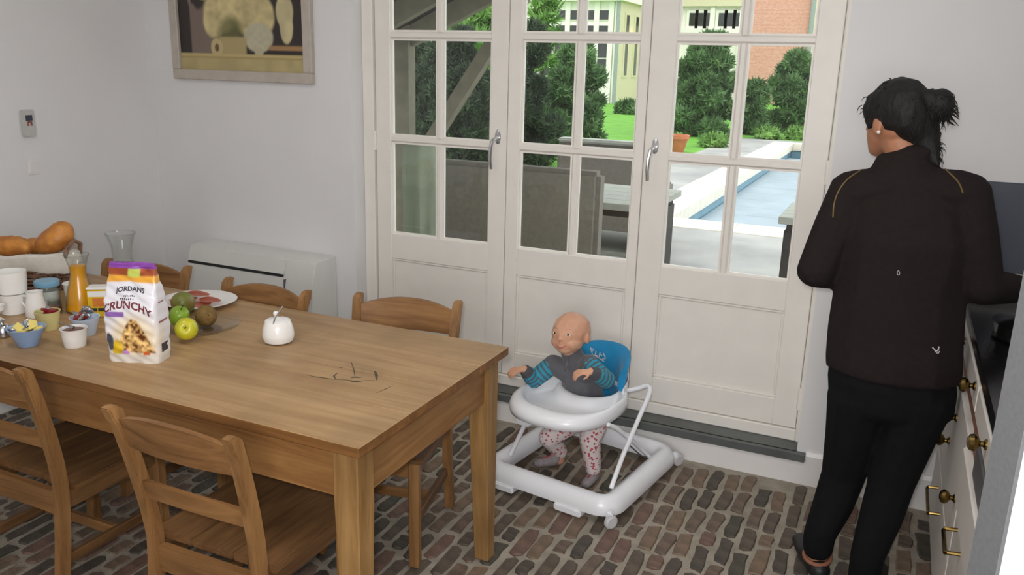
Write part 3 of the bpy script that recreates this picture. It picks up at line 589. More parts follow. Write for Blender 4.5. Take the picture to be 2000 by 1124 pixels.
for s in (-1, 1):
    bm = BM(); tube(bm, [(s*.235, -.04, .14), (s*.247, -.035, .18), (s*.25, 0, .2), (s*.247, .035, .18), (s*.235, .04, .14)], .0085, 8); obj('handle', bm, 'wicker', t)
bm = BM(); nn = 60; rings = []
for (s, z, wv) in ((1.03, .085, .012), (1.065, .1, .008), (1.06, .15, .003), (1.0, .16, .003), (.92, .15, 0), (.8, .11, 0), (.5, .095, 0), (.02, .09, 0)):
    rings.append([bm.verts.new((.235*s*math.cos(a), .15*s*math.sin(a), z+wv*math.sin(a*7+1)+wv*.6*math.sin(a*11))) for a in np.linspace(0, 2*math.pi, nn, endpoint=False)])
for a, b in zip(rings, rings[1:]):
    for i in range(nn): bm.faces.new((a[i], a[(i+1) % nn], b[(i+1) % nn], b[i]))
obj('cloth_liner', bm, 'linen', t)
def croissant(label, loc, rz, s=1., tilt=0., grp='pastries in the bread basket'):
    bm = BM(); N = 9
    for k in range(N):
        u = -1+2*k/(N-1); a = u*1.15; r = (.034*(1-.62*u*u)+.004)*s; c = Vector((.075*s*math.sin(a), .055*s*(math.cos(a)-1), 0))
        sphere(bm, c, (r*.85, r*1.02, r), 12, 8, Matrix.Rotation(-a, 3, 'Z').to_quaternion())
    me = baked(bm, .0045*s, 2); o = mobj('croissant', me, 'crust', None, True, angle=80); o.location = loc; o.rotation_euler = (tilt, 0, rz); return tag(o, label, 'croissant', grp)
croissant('golden croissant in the middle of the bread basket', (BX-.005, BY-.03, TH+.165), .4, 1.12)
croissant('browned croissant at the left of the bread basket', (BX-.175, BY-.03, TH+.165), 1.9, .9, .2)
bm = BM(); sphere(bm, (0, 0, 0), (.072, .055, .045)); sphere(bm, (.03, .005, .012), (.045, .045, .038)); sphere(bm, (-.035, 0, .0), (.042, .04, .034)); me = baked(bm, .005, 3)
o = mobj('bread_roll', me, 'crust', None, True, angle=80); o.location = (BX+.16, BY+.035, TH+.198); o.rotation_euler = (.2, -.5, .5); o.scale = (1.1, 1.1, 1.1); tag(o, 'large golden bread roll on top of the basket, beside its handle', 'bread')
bm = BM(); sphere(bm, (0, 0, 0), (.05, .045, .033)); me = baked(bm, .005, 3); o = mobj('bread_roll', me, 'crust', None, True, angle=80); o.location = (BX-.02, BY+.075, TH+.145); tag(o, 'small bread roll at the back of the basket', 'bread')
# fruit plate
mat('apple', (206, 192, 44), .3, var=.2, scale=14, col2=(176, 180, 36)); mat('apple_green', (140, 176, 52), .3, var=.15, scale=12); mat('kiwi', (128, 100, 48), .8, var=.2, scale=60, bump=.3, bscale=200); mat('mango', (96, 128, 50), .4, var=.3, scale=14, col2=(126, 98, 48)); mat('stem', (70, 52, 30), .8, var=.1)
p = at(352, 668); FX_, FY_ = p.x-.03, p.y+.12
t = thing('fruit_dish', 'shallow glass dish of fruit behind the cereal bag', 'dish', (FX_, FY_, TH)); bm = BM(); lathe(bm, [(0, 0), (.07, 0), (.075, .004), (.13, .022), (.135, .027), (.132, .028), (.074, .008), (0, .005)], 36); obj('dish', bm, 'clear_glass', t)
def fruit(name, label, loc, r, m, rot=(0, 0, 0), kind='apple', grp='fruit in the glass dish'):
    t = thing(name, label, 'fruit', loc, 0, grp); t.rotation_euler = rot
    if kind == 'apple': prof = [(0, -.78), (.2, -.86), (.45, -.9), (.75, -.72), (.96, -.3), (1., .1), (.9, .5), (.65, .82), (.35, .9), (.12, .8), (0, .68)]
    else: prof = [(0, -1.1), (.35, -1.05), (.7, -.8), (.95, -.35), (1, .1), (.9, .55), (.6, .95), (.25, 1.12), (0, 1.15)]
    bm = BM(); lathe(bm, [(a*r, b*r) for a, b in prof], 24); obj('flesh', bm, m, t, angle=80)
    bm = BM(); tube(bm, [(0, 0, .66*r if kind == 'apple' else 1.1*r), (.002, 0, r), (.006, .002, 1.25*r)], [.0018, .0016, .002], 6); obj('stem', bm, 'stem', t)
    return t
q = lambda x, y, z: aty(x, y, 0)
def fr(x, y, z): v = atz(x, y, z); return (v.x, v.y, z)
fruit('apple', 'yellow-green apple at the front of the fruit dish', fr(364, 643, TH+.045), .037, 'apple', (1.15, .3, .5))
fruit('apple', 'green apple half hidden by the cereal bag', fr(350, 618, TH+.055), .034, 'apple_green', (.3, .2, 1))
fruit('kiwi', 'brown kiwi at the right of the fruit dish', fr(402, 617, TH+.046), .037, 'kiwi', (1.3, 0, .9), 'kiwi')
fruit('mango', 'green-brown mango at the back of the fruit dish', fr(358, 592, TH+.06), .04, 'mango', (1.2, .3, .3), 'kiwi')
# ham plate
p = at(392, 598); t = thing('dinner_plate', 'white oval plate of cold ham slices', 'plate', (p.x-.02, p.y+.012, TH), R_(15)); bm = BM(); lathe(bm, [(0, 0), (.085, 0), (.09, .003), (.13, .018), (.135, .022), (.131, .023), (.085, .008), (0, .006)], 40, sx=1.05, sy=.95); obj('plate', bm, 'porcelain', t); PT = t
mat('ham', (222, 146, 120), .4, var=.25, scale=24, col2=(196, 92, 66))
for i, (x, y, rz, s) in enumerate(((.02, -.05, .3, .85), (-.05, -.03, .8, .85), (.06, -.02, -.2, .8), (-.02, .025, .1, .9))):
    bm = BM(); n = 18; top = [bm.verts.new((s*.06*math.cos(a)*(1+.12*math.sin(3*a+i)), s*.042*math.sin(a), .006+.003*math.sin(2*a+i)+.004)) for a in np.linspace(0, 2*math.pi, n, endpoint=False)]; c = bm.verts.new((0, 0, .012))
    for k in range(n): bm.faces.new((top[k], top[(k+1) % n], c))
    bmesh.ops.solidify(bm, geom=bm.faces[:], thickness=.003); o = obj('ham_slice', bm, 'ham', None); o.location = PT.matrix_basis @ Vector((x, y, .008+.005*i)); o.rotation_euler = (0, 0, rz); tag(o, ['pink ham slice at the front of the plate', 'red ham slice nearest the mango', 'pale ham slice at the right of the plate', 'ham slice at the back of the plate'][i], 'ham', 'ham slices on the plate')
# cereal bag
bagp = (-1.125, -1.70, TH); BR = R_(20)
t = thing('cereal_bag', 'white and purple printed bag of crunchy cereal standing on the table', 'cereal bag', bagp, BR)
def bagcol(X, Z, front, side):
    C = np.zeros(X.shape+(3,)); C[:] = LC((232, 230, 236)); n1 = vnoise(X*10, Z*10, 6, 5); n2 = vnoise(X*10, Z*10, 14, 6)
    def bl(m_, c): 
        nonlocal C; C = C*(1-m_[..., None])+m_[..., None]*(c if isinstance(c, np.ndarray) and c.ndim == 3 else LC(c))
    # top: orange band with fruit, purple fold
    bl(sstep(.245, .252, Z+.03*np.abs(X)*2), (236, 170, 60)); bl(sstep(.262, .268, Z), LC((150, 72, 40))*(.7+.9*n1[..., None])); bl((1-sstep(.014, .022, np.abs(X-.01)))*sstep(.258, .264, Z)*(1-sstep(.285, .29, Z)), (196, 206, 96)); bl(sstep(.284, .287, Z), (142, 74, 172))
    hx_ = (X-.012)/.062; hz_ = (Z-.03)/.115; heap = (1-sstep(.92, 1.02, np.abs(hx_)**1.6+hz_*1.0))*sstep(.03, .038, Z)
    glow = np.clip(1.2-np.sqrt((hx_/1.25)**2+((Z-.07)/.085)**2), 0, 1); bl(np.clip(glow*1.5, 0, .75)*front, (244, 222, 176))
    g = n2*.6+n1*.5; g = np.clip((g-.3)*1.9, 0, 1); gran = LC((104, 54, 18))[None, None]*(1-g[..., None])+LC((246, 204, 130))[None, None]*g[..., None]*1.15
    bl(heap*front, gran); bl((1-sstep(.8, 1.1, np.sqrt(((X+.045)/.018)**2+((Z-.045)/.028)**2)))*front, LC((222, 186, 40))*(.6+.7*n1[..., None])); bl((1-sstep(.8, 1.1, np.sqrt(((X+.02)/.012)**2+((Z-.03)/.01)**2)))*front, (196, 140, 206)); bl((1-sstep(.8, 1.1, np.sqrt(((X+.066)/.012)**2+((Z-.065)/.03)**2)))*front, LC((78, 84, 96))*(.6+.7*n2[..., None])); bl((1-sstep(.8, 1.1, np.sqrt(((X-.045)/.01)**2+((Z-.03)/.01)**2)))*front, (206, 96, 40))
    bl(((1-sstep(.028, .03, np.abs(X+.044)))*(1-sstep(.0075, .009, np.abs(Z-.152+.0*X))))*front, (150, 108, 186))
    bl((1-sstep(.024, .03, Z)), (222, 216, 206))
    return C
nz, npm = 110, 220; HB = .292; Wb, Db = .079, .042; co = []; col = []
P = np.linspace(0, 1, npm, endpoint=False); 
for j in range(nz+1):
    z = HB*j/nz; k = j/nz
    bul = 1+.06*math.sin(math.pi*min(1, k*1.3)); wx = Wb*bul*(1-.10*max(0, (k-.6)/.4)**2); dy = Db*(1+.12*math.sin(math.pi*k))*(1-.93*max(0, (k-.55)/.45)**1.15)+.0015
    # superellipse perimeter
    ring = []
    A_ = np.linspace(0, 2*np.pi, 801)-math.pi*.75; xs = np.sign(np.cos(A_))*np.abs(np.cos(A_))**.28*wx; ys_ = np.sign(np.sin(A_))*np.abs(np.sin(A_))**.28*dy
    S_ = np.concatenate([[0], np.cumsum(np.hypot(np.diff(xs), np.diff(ys_)))]); S_ /= S_[-1]
    for q_ in P:
        x = float(np.interp(q_, S_, xs)); y = float(np.interp(q_, S_, ys_))
        cr = .0011*math.sin(x*95+z*60)+.0012*math.sin(z*110-x*70+y*80)+.0009*math.sin(z*210+x*130); fold = .006*math.sin(k*9+q_*12)*(k > .75)
        ring.append((x+cr*.5, y+cr+fold*(k-.75)*2, z))
    co += ring
co = np.array(co); 
ring_b = list(range(npm)); fc = [(j*npm+i, j*npm+(i+1) % npm, (j+1)*npm+(i+1) % npm, (j+1)*npm+i) for j in range(nz) for i in range(npm)]+[tuple(ring_b[::-1]), tuple(range(nz*npm, (nz+1)*npm))]
front = (co[:, 1] < -.3*np.abs(co[:, 1]).max()*.5).astype(float)*(np.abs(co[:, 0]) < .078); front = (co[:, 1] < -.001).astype(float)
Cc = bagcol(co[:, 0][None], co[:, 2][None], front[None], None)[0]
me = bpy.data.meshes.new('bag'); me.from_pydata(co.tolist(), [], fc); a_ = me.color_attributes.new('print', 'FLOAT_COLOR', 'POINT'); a_.data.foreach_set('color', np.concatenate([Cc, np.ones((len(Cc), 1))], 1).astype(np.float32).ravel()); vcol('bag_print', .25, .3)
# side panel print
sidev = np.abs(co[:, 0]) > .074
mobj('bag', me, 'bag_print', t, True, angle=60); bb = bvh(me)
bm = BM(); box(bm, (-.072, -.004, HB-.004), (.072, .004, HB+.010), .002); bmesh.ops.subdivide_edges(bm, edges=bm.edges[:], cuts=3)
for v in bm.verts: v.co.y += .003*math.sin(v.co.x*60); v.co.z += .002*math.sin(v.co.x*45)
mat('purple_fold', (150, 82, 180), .3, var=.1, scale=40); obj('rolled_top', bm, 'purple_fold', t)
mat('letter_grey', (58, 54, 60), .5, var=0); mat('letter_red', (112, 40, 44), .5, var=0); mat('letter_white', (236, 234, 240), .5, var=0)
def lettering(s, size, x, z, m, arc=0., squash=1., slant=0., name='lettering'):
    cu = bpy.data.curves.new('t', 'FONT'); cu.body = s; cu.size = size; cu.align_x = 'CENTER'; cu.resolution_u = 3; cu.offset = size*.03
    o = bpy.data.objects.new('t', cu); COL.objects.link(o); dg = bpy.context.evaluated_depsgraph_get(); dg.update(); me = bpy.data.meshes.new_from_object(o.evaluated_get(dg)); bpy.data.objects.remove(o)
    bm = BM(); bm.from_mesh(me); bpy.data.meshes.remove(me); bmesh.ops.triangulate(bm, faces=bm.faces[:]); bmesh.ops.subdivide_edges(bm, edges=[e for e in bm.edges if e.calc_length() > .004], cuts=2)
    for v in bm.verts:
        X_ = v.co.x*squash+x; Z_ = v.co.y+z-arc*(v.co.x*squash)**2+slant*v.co.x
        h = bb.ray_cast(Vector((X_, -.3, Z_)), Vector((0, 1, 0))); v.co = Vector((X_, (h[0].y if h[0] else -.04)-.0007, Z_))
    me = bpy.data.meshes.new(name); bm.to_mesh(me); bm.free(); o = mobj(name, me, m, t, False); o['label'] = 'printed lettering reading '+s; return o
lettering('JORDANS', .019, .004, .222, 'letter_grey', 3., 1.05); lettering('CRUNCHY', .031, -.004, .172, 'letter_red', 4, 1., -.05)
for (x, z, w_) in ((.0, .207, .03), (-.006, .198, .04)):
    bm = BM()
    for k in range(7):
        xx = x-w_/2+w_*k/6; h = bb.ray_cast(Vector((xx, -.3, z)), Vector((0, 1, 0))); yy = h[0].y-.0008 if h[0] else -.04; box(bm, (xx-.0014, yy-.0002, z-.002-.0015*(k % 2)), (xx+.0014, yy+.0004, z+.002+.001*(k % 3)))
    obj('small_print', bm, 'letter_grey', t, False)
# side-panel printed patches (right side, local +x)
for (y0, y1, z0, z1, m_) in ((-.022, .016, .03, .058, 'letter_grey'), (-.03, .02, .125, .131, 'red_print'), (-.022, .01, .185, .188, 'letter_red')):
    bm = BM(); n = 5; V = []
    for zz in (z0, z1): 
        row = []
        for k in range(n+1):
            yy = y0+(y1-y0)*k/n; h = bb.ray_cast(Vector((.3, yy, zz)), Vector((-1, 0, 0))); row.append(bm.verts.new(((h[0].x if h[0] else .08)+.0007, yy, zz)))
        V.append(row)
    for k in range(n): bm.faces.new((V[0][k], V[0][k+1], V[1][k+1], V[1][k]))
    obj('print_patch', bm, m_, t, False)
# ------------------------------------------------------------------ people helpers
def ehull(bm, a, b):
    """convex hull of two ellipsoids (centre, radii[, rotation])"""
    t = bmesh.new()
    for e in (a, b):
        m = Matrix.Translation(Vector(e[0])) @ (e[2].to_4x4() if len(e) > 2 else Matrix.Identity(4)) @ Matrix.Diagonal((*(e[1] if isinstance(e[1], (tuple, list)) else (e[1],)*3), 1))
        bmesh.ops.create_icosphere(t, subdivisions=2, radius=1, matrix=m)
    h = bmesh.ops.convex_hull(t, input=t.verts[:]); bmesh.ops.delete(t, geom=list({g for g in h['geom_interior'] if isinstance(g, bmesh.types.BMVert)}), context='VERTS'); merge(bm, t)
def chain(bm, es):
    for a, b in zip(es, es[1:]): ehull(bm, a, b)
def ell(bm, c, r, rot=None): ehull(bm, (c, r) if rot is None else (c, r, rot), (c, r) if rot is None else (c, r, rot))
def hand(bm, wrist, d, n, s, side, curl=.5):
    """palm + five fingers; d = pointing direction, n = back-of-hand normal"""
    d = Vector(d).normalized(); n = Vector(n); n = (n-d*n.dot(d)).normalized(); x = d.cross(n)*side; W = Vector(wrist)
    R3 = Matrix((x, d, n)).transposed()
    chain(bm, [(W, (.024*s, .02*s, .018*s), R3), (W+d*.035*s, (.034*s, .026*s, .014*s), R3), (W+d*.068*s, (.04*s, .02*s, .013*s), R3)])
    for k, (off, L) in enumerate(((-.03, .066), (-.01, .076), (.011, .072), (.03, .056))):
        p = W+d*.08*s+x*off*s; ang = 0; dd = d.copy(); r = (.0095, .009, .008)
        for j, f in enumerate((.45, .32, .23)):
            ang = curl*(.5+.6*j); dd = (d*math.cos(ang)-n*math.sin(ang)).normalized(); q = p+dd*L*f*s; capsule(bm, p, q, r[j]*s, r[j]*s*.92); p = q
    p = W+d*.028*s-x*.032*s; q = p+(d*.6-x*.75-n*.25).normalized()*.034*s; capsule(bm, p, q, .0125*s, .0105*s); capsule(bm, q, q+(d*.9-x*.25-n*.35).normalized()*.028*s, .0105*s, .0085*s)
def place(me, base): me.transform(Matrix.Translation(-Vector(base))); return me
mat('skin', (186, 128, 96), .5, var=.06, scale=10, sss=.15); mat('baby_skin', (220, 170, 140), .55, var=.05, scale=9, sss=.15, col2=(206, 150, 122))
mat('black_trousers', (17, 17, 19), .9, var=.1, scale=30, bump=.3, bscale=9, bdist=.03, spec=.2)
mat('dark_jacket', (38, 31, 31), .95, var=.08, scale=60, bump=.3, bscale=7, bdist=.03, spec=.2); mat('hair', (22, 18, 17), .7, var=.4, scale=20, stretch=(1, 1, .3), bump=.6, bscale=60); mat('shoe_black', (24, 23, 25), .5, var=.05); mat('gold_thread', (120, 98, 52), .6, var=.1); mat('white_thread', (210, 208, 206), .7, var=0); mat('pearl', (240, 236, 226), .1, var=0, coat=1)
mat('sock_brown', (150, 98, 74), .7, var=.1)
# ------------------------------------------------------------------ woman
WY = -.62
def wp(x, y, dy=0.): return aty(x, y, WY+dy)
wbase = Vector((.90, -.68, 0))
hips = wp(1738, 745, .0); waist = wp(1752, 610, -.01); chest = wp(1775, 470, -.01); shl = wp(1662, 376, -.0); shr = wp(1888, 382, .0); neck0 = wp(1778, 350, .02); neck1 = wp(1768, 300, .05); headc = wp(1748, 242, .07)
fd = Vector((-.70, .71, -.08)).normalized(); fu = Vector((0, 0, 1)); fu = (fu-fd*fu.dot(fd)).normalized(); fx = fd.cross(fu); HR = Matrix((fx, fd, fu)).transposed()
elL = wp(1594, 528, -.05); wrL = wp(1655, 545, .2); elR = wp(1918, 560, -.03); wrR = wp(2012, 566, .16)
hipL = wp(1682, 770, 0); hipR = wp(1796, 775, 0); knL = wp(1648, 925, .03); knR = wp(1742, 938, -.04); anL = wp(1596, 1080, -.05); anR = wp(1692, 1098, -.12)
flL = Vector((anL.x, anL.y, .0)); flR = Vector((anR.x, anR.y, 0)); anL.z = .10; anR.z = .10
tdL = Vector((-.35, .9, 0)).normalized(); tdR = Vector((.25, .95, 0)).normalized()
bm = BM()   # body
ell(bm, headc+fu*.02, (.074, .092, .105), HR); chain(bm, [(headc-fu*.03+fd*.03, (.06, .062, .06), HR), (headc-fu*.078+fd*.058, (.036, .03, .026), HR)])
chain(bm, [(headc+fd*.085+fu*.012, (.012, .012, .016), HR), (headc+fd*.106-fu*.016, (.013, .013, .01), HR)]); ell(bm, headc+fd*.088-fu*.05, (.024, .014, .012), HR)
for s in (-1, 1): ell(bm, headc+fx*(s*.076)-fu*.004-fd*.008, (.009, .02, .033), HR); ell(bm, headc+fd*.078+fx*(s*.032)+fu*.006, (.014, .01, .009), HR)
chain(bm, [(headc-fu*.06-fd*.02, (.05, .05, .05)), (neck1, (.054, .054, .05)), (neck0, (.06, .06, .05))])
chain(bm, [(neck0-Vector((0, 0, .03)), (.1, .07, .05)), (chest, (.15, .1, .12)), (waist, (.15, .1, .12)), (hips, (.165, .11, .11))]); chain(bm, [(shl, .045), (neck0-Vector((0, 0, .05)), .06), (shr, .045)])
for sh, el, wr, s in ((shl, elL, wrL, -1), (shr, elR, wrR, 1)):
    chain(bm, [(sh, .044), (sh.lerp(el, .5), .042), (el, .035), (el.lerp(wr, .4), .036), (wr, .024)]); hand(bm, wr, (wr-el), Vector((0, -.3, 1)), .95, s, .5)
for hp, kn, an, fl, td in ((hipL, knL, anL, flL, tdL), (hipR, knR, anR, flR, tdR)):
    chain(bm, [(hp, .08), (kn, .052), (kn.lerp(an, .35), .053), (an, .034), (fl+Vector((0, 0, .045)), .036)]); chain(bm, [(fl-td*.035+Vector((0, 0, .036)), (.03, .03, .03)), (fl+td*.08+Vector((0, 0, .034)), (.036, .036, .026)), (fl+td*.15+Vector((0, 0, .027)), (.032, .032, .017))])
person = mobj('person', place(baked(bm, .0055, 5), wbase), 'skin', None, True, wbase, angle=80); tag(person, 'woman in dark brown jacket and black trousers standing with her back turned', 'person')
def wear(name, bm, m, vox, sm, lab=None):
    o = mobj(name, place(baked(bm, vox, sm), wbase), m, person, True, angle=80)
    if lab: o['label'] = lab
    return o
bm = BM()   # jacket
chain(bm, [(wp(1776, 372, 0), (.115, .085, .05)), (wp(1776, 410, 0), (.185, .115, .07)), (wp(1774, 470, -.01), (.205, .13, .07)), (wp(1756, 560, -.01), (.197, .128, .08)), (wp(1746, 650, 0), (.207, .135, .07)), (wp(1743, 705, 0), (.21, .142, .05)), (wp(1741, 726, 0), (.207, .142, .02))])
chain(bm, [(wp(1792, 291, .04), (.055, .06, .018)), (wp(1768, 312, .05), (.088, .085, .022)), (wp(1772, 342, .02), (.115, .088, .03)), (wp(1776, 375, 0), (.125, .095, .04))]); chain(bm, [(shl+Vector((.02, 0, .0)), .075), (wp(1776, 358, 0), (.1, .085, .05)), (shr-Vector((.02, 0, 0)), .075)])
for sh, el, wr in ((shl, elL, wrL), (shr, elR, wrR)): chain(bm, [(sh, .07), (sh.lerp(el, .5), (.07, .074, .06)), (el, (.062, .062, .058)), (el.lerp(wr, .5), .05), (wr, .037)])
jacket = wear('jacket', bm, 'dark_jacket', .007, 6, 'dark brown fleece jacket with raglan seams')
bm = BM()   # trousers
chain(bm, [(wp(1742, 690, 0), (.19, .122, .03)), (wp(1740, 745, 0), (.2, .135, .06)), (wp(1738, 790, 0), (.195, .13, .05))])
for hp, kn, an, k in ((hipL, knL, anL, 0), (hipR, knR, anR, 1)):
    chain(bm, [(hp, (.108, .118, .1)), (hp.lerp(kn, .45), (.09, .098, .08)), (kn, .074), (kn.lerp(an, .4), .068), (an+Vector((0, 0, .05)), .054), (an-Vector((0, 0, .0 if k == 0 else .03)), .052)])
wear('trousers', bm, 'black_trousers', .007, 5)
for fl, td, an in ((flL, tdL, anL), (flR, tdR, anR)):
    bm = BM(); chain(bm, [(fl-td*.04+Vector((0, 0, .034)), (.038, .038, .034)), (fl+td*.03+Vector((0, 0, .034)), (.04, .04, .034)), (fl+td*.09+Vector((0, 0, .03)), (.046, .046, .03)), (fl+td*.165+Vector((0, 0, .022)), (.038, .038, .022))]); wear('shoe', bm, 'shoe_black', .005, 3)
    bm = BM(); tube(bm, [fl-td*.005+Vector((.043*math.cos(a), .05*math.sin(a), .066+.006*math.sin(a))) for a in np.linspace(0, 2*math.pi, 20, endpoint=False)], .008, 8, True); wear('sock', bm, 'sock_brown', .004, 1)
bm = BM()   # hair
ell(bm, headc+fu*.045-fd*.012, (.09, .106, .098), HR); chain(bm, [(headc+fu*.03-fd*.06, (.075, .06, .08), HR), (wp(1803, 262, .05), (.05, .05, .05)), (wp(1815, 298, .03), (.032, .032, .035)), (wp(1832, 322, .0), (.007, .007, .007))])
bn = wp(1836, 205, .03); ell(bm, bn, (.042, .045, .05)); ell(bm, bn+Vector((-.03, 0, .012)), (.035, .035, .035)); ell(bm, bn+Vector((.012, 0, -.02)), (.028, .03, .03))
chain(bm, [(headc+fd*.07+fu*.075, (.05, .03, .03), HR), (headc+fd*.1+fu*.045, (.035, .014, .02), HR), (headc+fd*.105+fu*.02, (.02, .008, .012), HR)])
chain(bm, [(headc+fx*(-.07)+fd*.035+fu*.045, (.02, .025, .03), HR), (headc+fx*(-.073)+fd*.03-fu*.0, (.006, .008, .02), HR)]); chain(bm, [(headc+fx*(.07)+fd*.035+fu*.045, (.02, .025, .03), HR), (headc+fx*(.073)+fd*.03-fu*.0, (.006, .008, .02), HR)])
hair = wear('hair', bm, 'hair', .005, 3, 'black hair pinned up in a messy bun')
bm = BM(); rh = random.Random(4)
def curl(p, d, L, r, drop=.5):
    pts = [p]; ph = rh.uniform(0, 6); ax = d.cross(Vector((rh.uniform(-1, 1), rh.uniform(-1, 1), rh.uniform(-1, 1)))).normalized(); b2 = d.cross(ax).normalized()
    for k in range(1, 7):
        t_ = k/6; pts.append(p+d*L*t_+(ax*math.sin(ph+t_*5)+b2*math.cos(ph+t_*5))*L*.16*t_+Vector((0, 0, -drop*L*t_*t_)))
    tube(bm, pts, [r, r, r*.9, r*.8, r*.7, r*.5, r*.2], 4)
hbv = bvh(hair.data, Matrix.Translation(wbase))
for k in range(420):   # short curls all over the silhouette
    c0 = rh.choice([bn, bn, headc+fu*.04-fd*.03, wp(1806, 265, .04), wp(1818, 300, .02)]); d = Vector((rh.gauss(0, 1), rh.gauss(0, .8), rh.gauss(0, 1))).normalized(); h = hbv.ray_cast(c0+d*.3, -d)
    if h[0] is None or (proj(h[0])[0] < 1772 and proj(h[0])[1] > 228): continue
    n_ = h[1]; d2 = (n_*.35+Vector((rh.gauss(0, .7), rh.gauss(0, .7), rh.gauss(-.3, .6)))).normalized(); big = c0 is bn or h[0].z < headc.z-.02
    curl(h[0]-n_*.003, d2, rh.uniform(.012, .032 if big else .02), rh.uniform(.0012, .0022))
for (x0, y0, x1, y1, x2, y2) in ((1846, 222, 1862, 224, 1874, 234), (1848, 215, 1864, 219, 1870, 210), (1844, 226, 1858, 230, 1872, 246), (1850, 205, 1862, 214, 1873, 230), (1846, 230, 1856, 240, 1866, 246)):
    tube(bm, [wp(x0, y0, .03), wp(x1, y1, .03), wp(x2, y2, .03)], [.005, .0035, .001], 6)
for k in range(60):
    s0 = headc+fd*(.06+.04*rh.random())+fu*(.03+.06*rh.random())+fx*rh.uniform(-.06, .06); curl(s0, (fd*.7+fu*rh.uniform(-.8, .4)+fx*rh.uniform(-.4, .4)).normalized(), rh.uniform(.015, .028), .0018)
o = mobj('loose_strands', (lambda me: (bm.to_mesh(me), bm.free(), place(me, wbase))[2])(bpy.data.meshes.new('loose_strands')), 'hair', hair); o['kind'] = 'stuff'
jb = bvh(jacket.data, Matrix.Translation(wbase)); pb = bvh(person.data, Matrix.Translation(wbase))
def seam(name, pts, r, m, b, par, off=.001):
    P_ = []
    for _ in range(2): pts = [pts[0]]+[q for a, b in zip(pts, pts[1:]) for q in ((a[0]*.75+b[0]*.25, a[1]*.75+b[1]*.25), (a[0]*.25+b[0]*.75, a[1]*.25+b[1]*.75))]+[pts[-1]]
    for (x0, y0), (x1, y1) in zip(pts, pts[1:]):
        for k in range(2):
            h = pixhit(b, x0+(x1-x0)*k/2, y0+(y1-y0)*k/2, off)
            if h: P_.append(h-wbase)
    if len(P_) > 2:
        bm = BM(); tube(bm, P_, r, 6); return obj(name, bm, m, par)
seam('piping', [(1627, 425), (1628, 400), (1636, 375), (1652, 352), (1674, 337), (1698, 322)], .0022, 'gold_thread', jb, jacket)
seam('piping', [(1845, 330), (1862, 345), (1874, 358), (1881, 378)], .0022, 'gold_thread', jb, jacket)
seam('emblem', [(1821, 679), (1826, 684), (1829, 687), (1833, 684), (1834, 677)], .0018, 'white_thread', jb, jacket); seam('emblem', [(1825, 684), (1829, 690), (1833, 691), (1835, 686)], .0013, 'white_thread', jb, jacket)
seam('emblem', [(1752, 534), (1754, 528), (1757, 531), (1757, 537), (1754, 538), (1752, 534)], .0009, 'white_thread', jb, jacket)
h = pixhit(pb, 1716, 258) or headc
bm = BM(); sphere(bm, h-wbase, .006, 12, 8); o = obj('earring', bm, 'pearl', person); o['label'] = 'pearl stud earring'
# ------------------------------------------------------------------ baby walker
wth = R_(-9); WC = Vector((-.138, -.365, 0))
wk = thing('baby_walker', 'white baby walker with blue padded seat and tray', 'baby walker', WC, wth)
mat('walker_white', (242, 243, 247), .25, var=.01, coat=.2); mat('seat_blue', (22, 142, 196), .8, var=.08, scale=20, bump=.3, bscale=14, bdist=.02, sheen=.2); mat('wheel_grey', (206, 206, 208), .4, var=.02); mat('dark_wire', (60, 60, 62), .4, var=0)
def rrect(hx, hy, r, n=6):
    out = []
    for (cx, cy, a0) in ((hx-r, hy-r, 0), (-hx+r, hy-r, 90), (-hx+r, -hy+r, 180), (hx-r, -hy+r, 270)):
        for k in range(n+1): a = R_(a0+90*k/n); out.append((cx+r*math.cos(a), cy+r*math.sin(a)))
    return out
bm = BM(); base = []
for (x, y) in rrect(.272, .285, .06):
    base.append((x, y))
# swept section: rounded sill, higher along front and back
sec = [(-.034, .034), (-.038, .06), (-.03, .09), (-.006, .102), (.018, .098), (.036, .075), (.042, .05), (.04, .034)]
n = len(base); rings = []
for i, (x, y) in enumerate(base):
    a = Vector(base[i-1]); b = Vector(base[(i+1) % n]); d = (b-a).normalized(); nn = Vector((d.y, -d.x)); up = .012*math.cos(y*5.6)*0+.018*(1-min(1, abs(x)/.2)**2)*(abs(y) > .2)
    rings.append([bm.verts.new((x+nn.x*s, y+nn.y*s, z+(up if z > .05 else 0))) for s, z in sec])
for i in range(n):
    a, b = rings[i], rings[(i+1) % n]
    for k in range(len(sec)): bm.faces.new((a[k], a[(k+1) % len(sec)], b[(k+1) % len(sec)], b[k]))
obj('base_frame', bm, 'walker_white', wk, True, angle=50)
for sx in (-1, 1):
    for sy in (-1, 1):
        bm = BM(); t_ = BM(); lathe(t_, [(0, -.011), (.02, -.011), (.027, -.006), (.027, .006), (.02, .011), (0, .011)], 20); merge(bm, t_, Matrix.Translation((sx*.302, sy*.318-.0, .027)) @ Matrix.Rotation(math.pi/2, 4, 'Y') @ Matrix.Rotation(.5, 4, 'X')); wh = obj('wheel', bm, 'wheel_grey', wk)
        bm = BM(); box(bm, (sx*.292-.014, sy*.308-.012, .03), (sx*.292+.014, sy*.308+.012, .064), .005, 2); obj('caster_fork', bm, 'walker_white', wh)
for x in (-.19, .12):
    bm = BM(); box(bm, (x-.06, -.335, .006), (x+.06, -.285, .036), .006, 2); obj('brake_pad', bm, 'walker_white', wk)
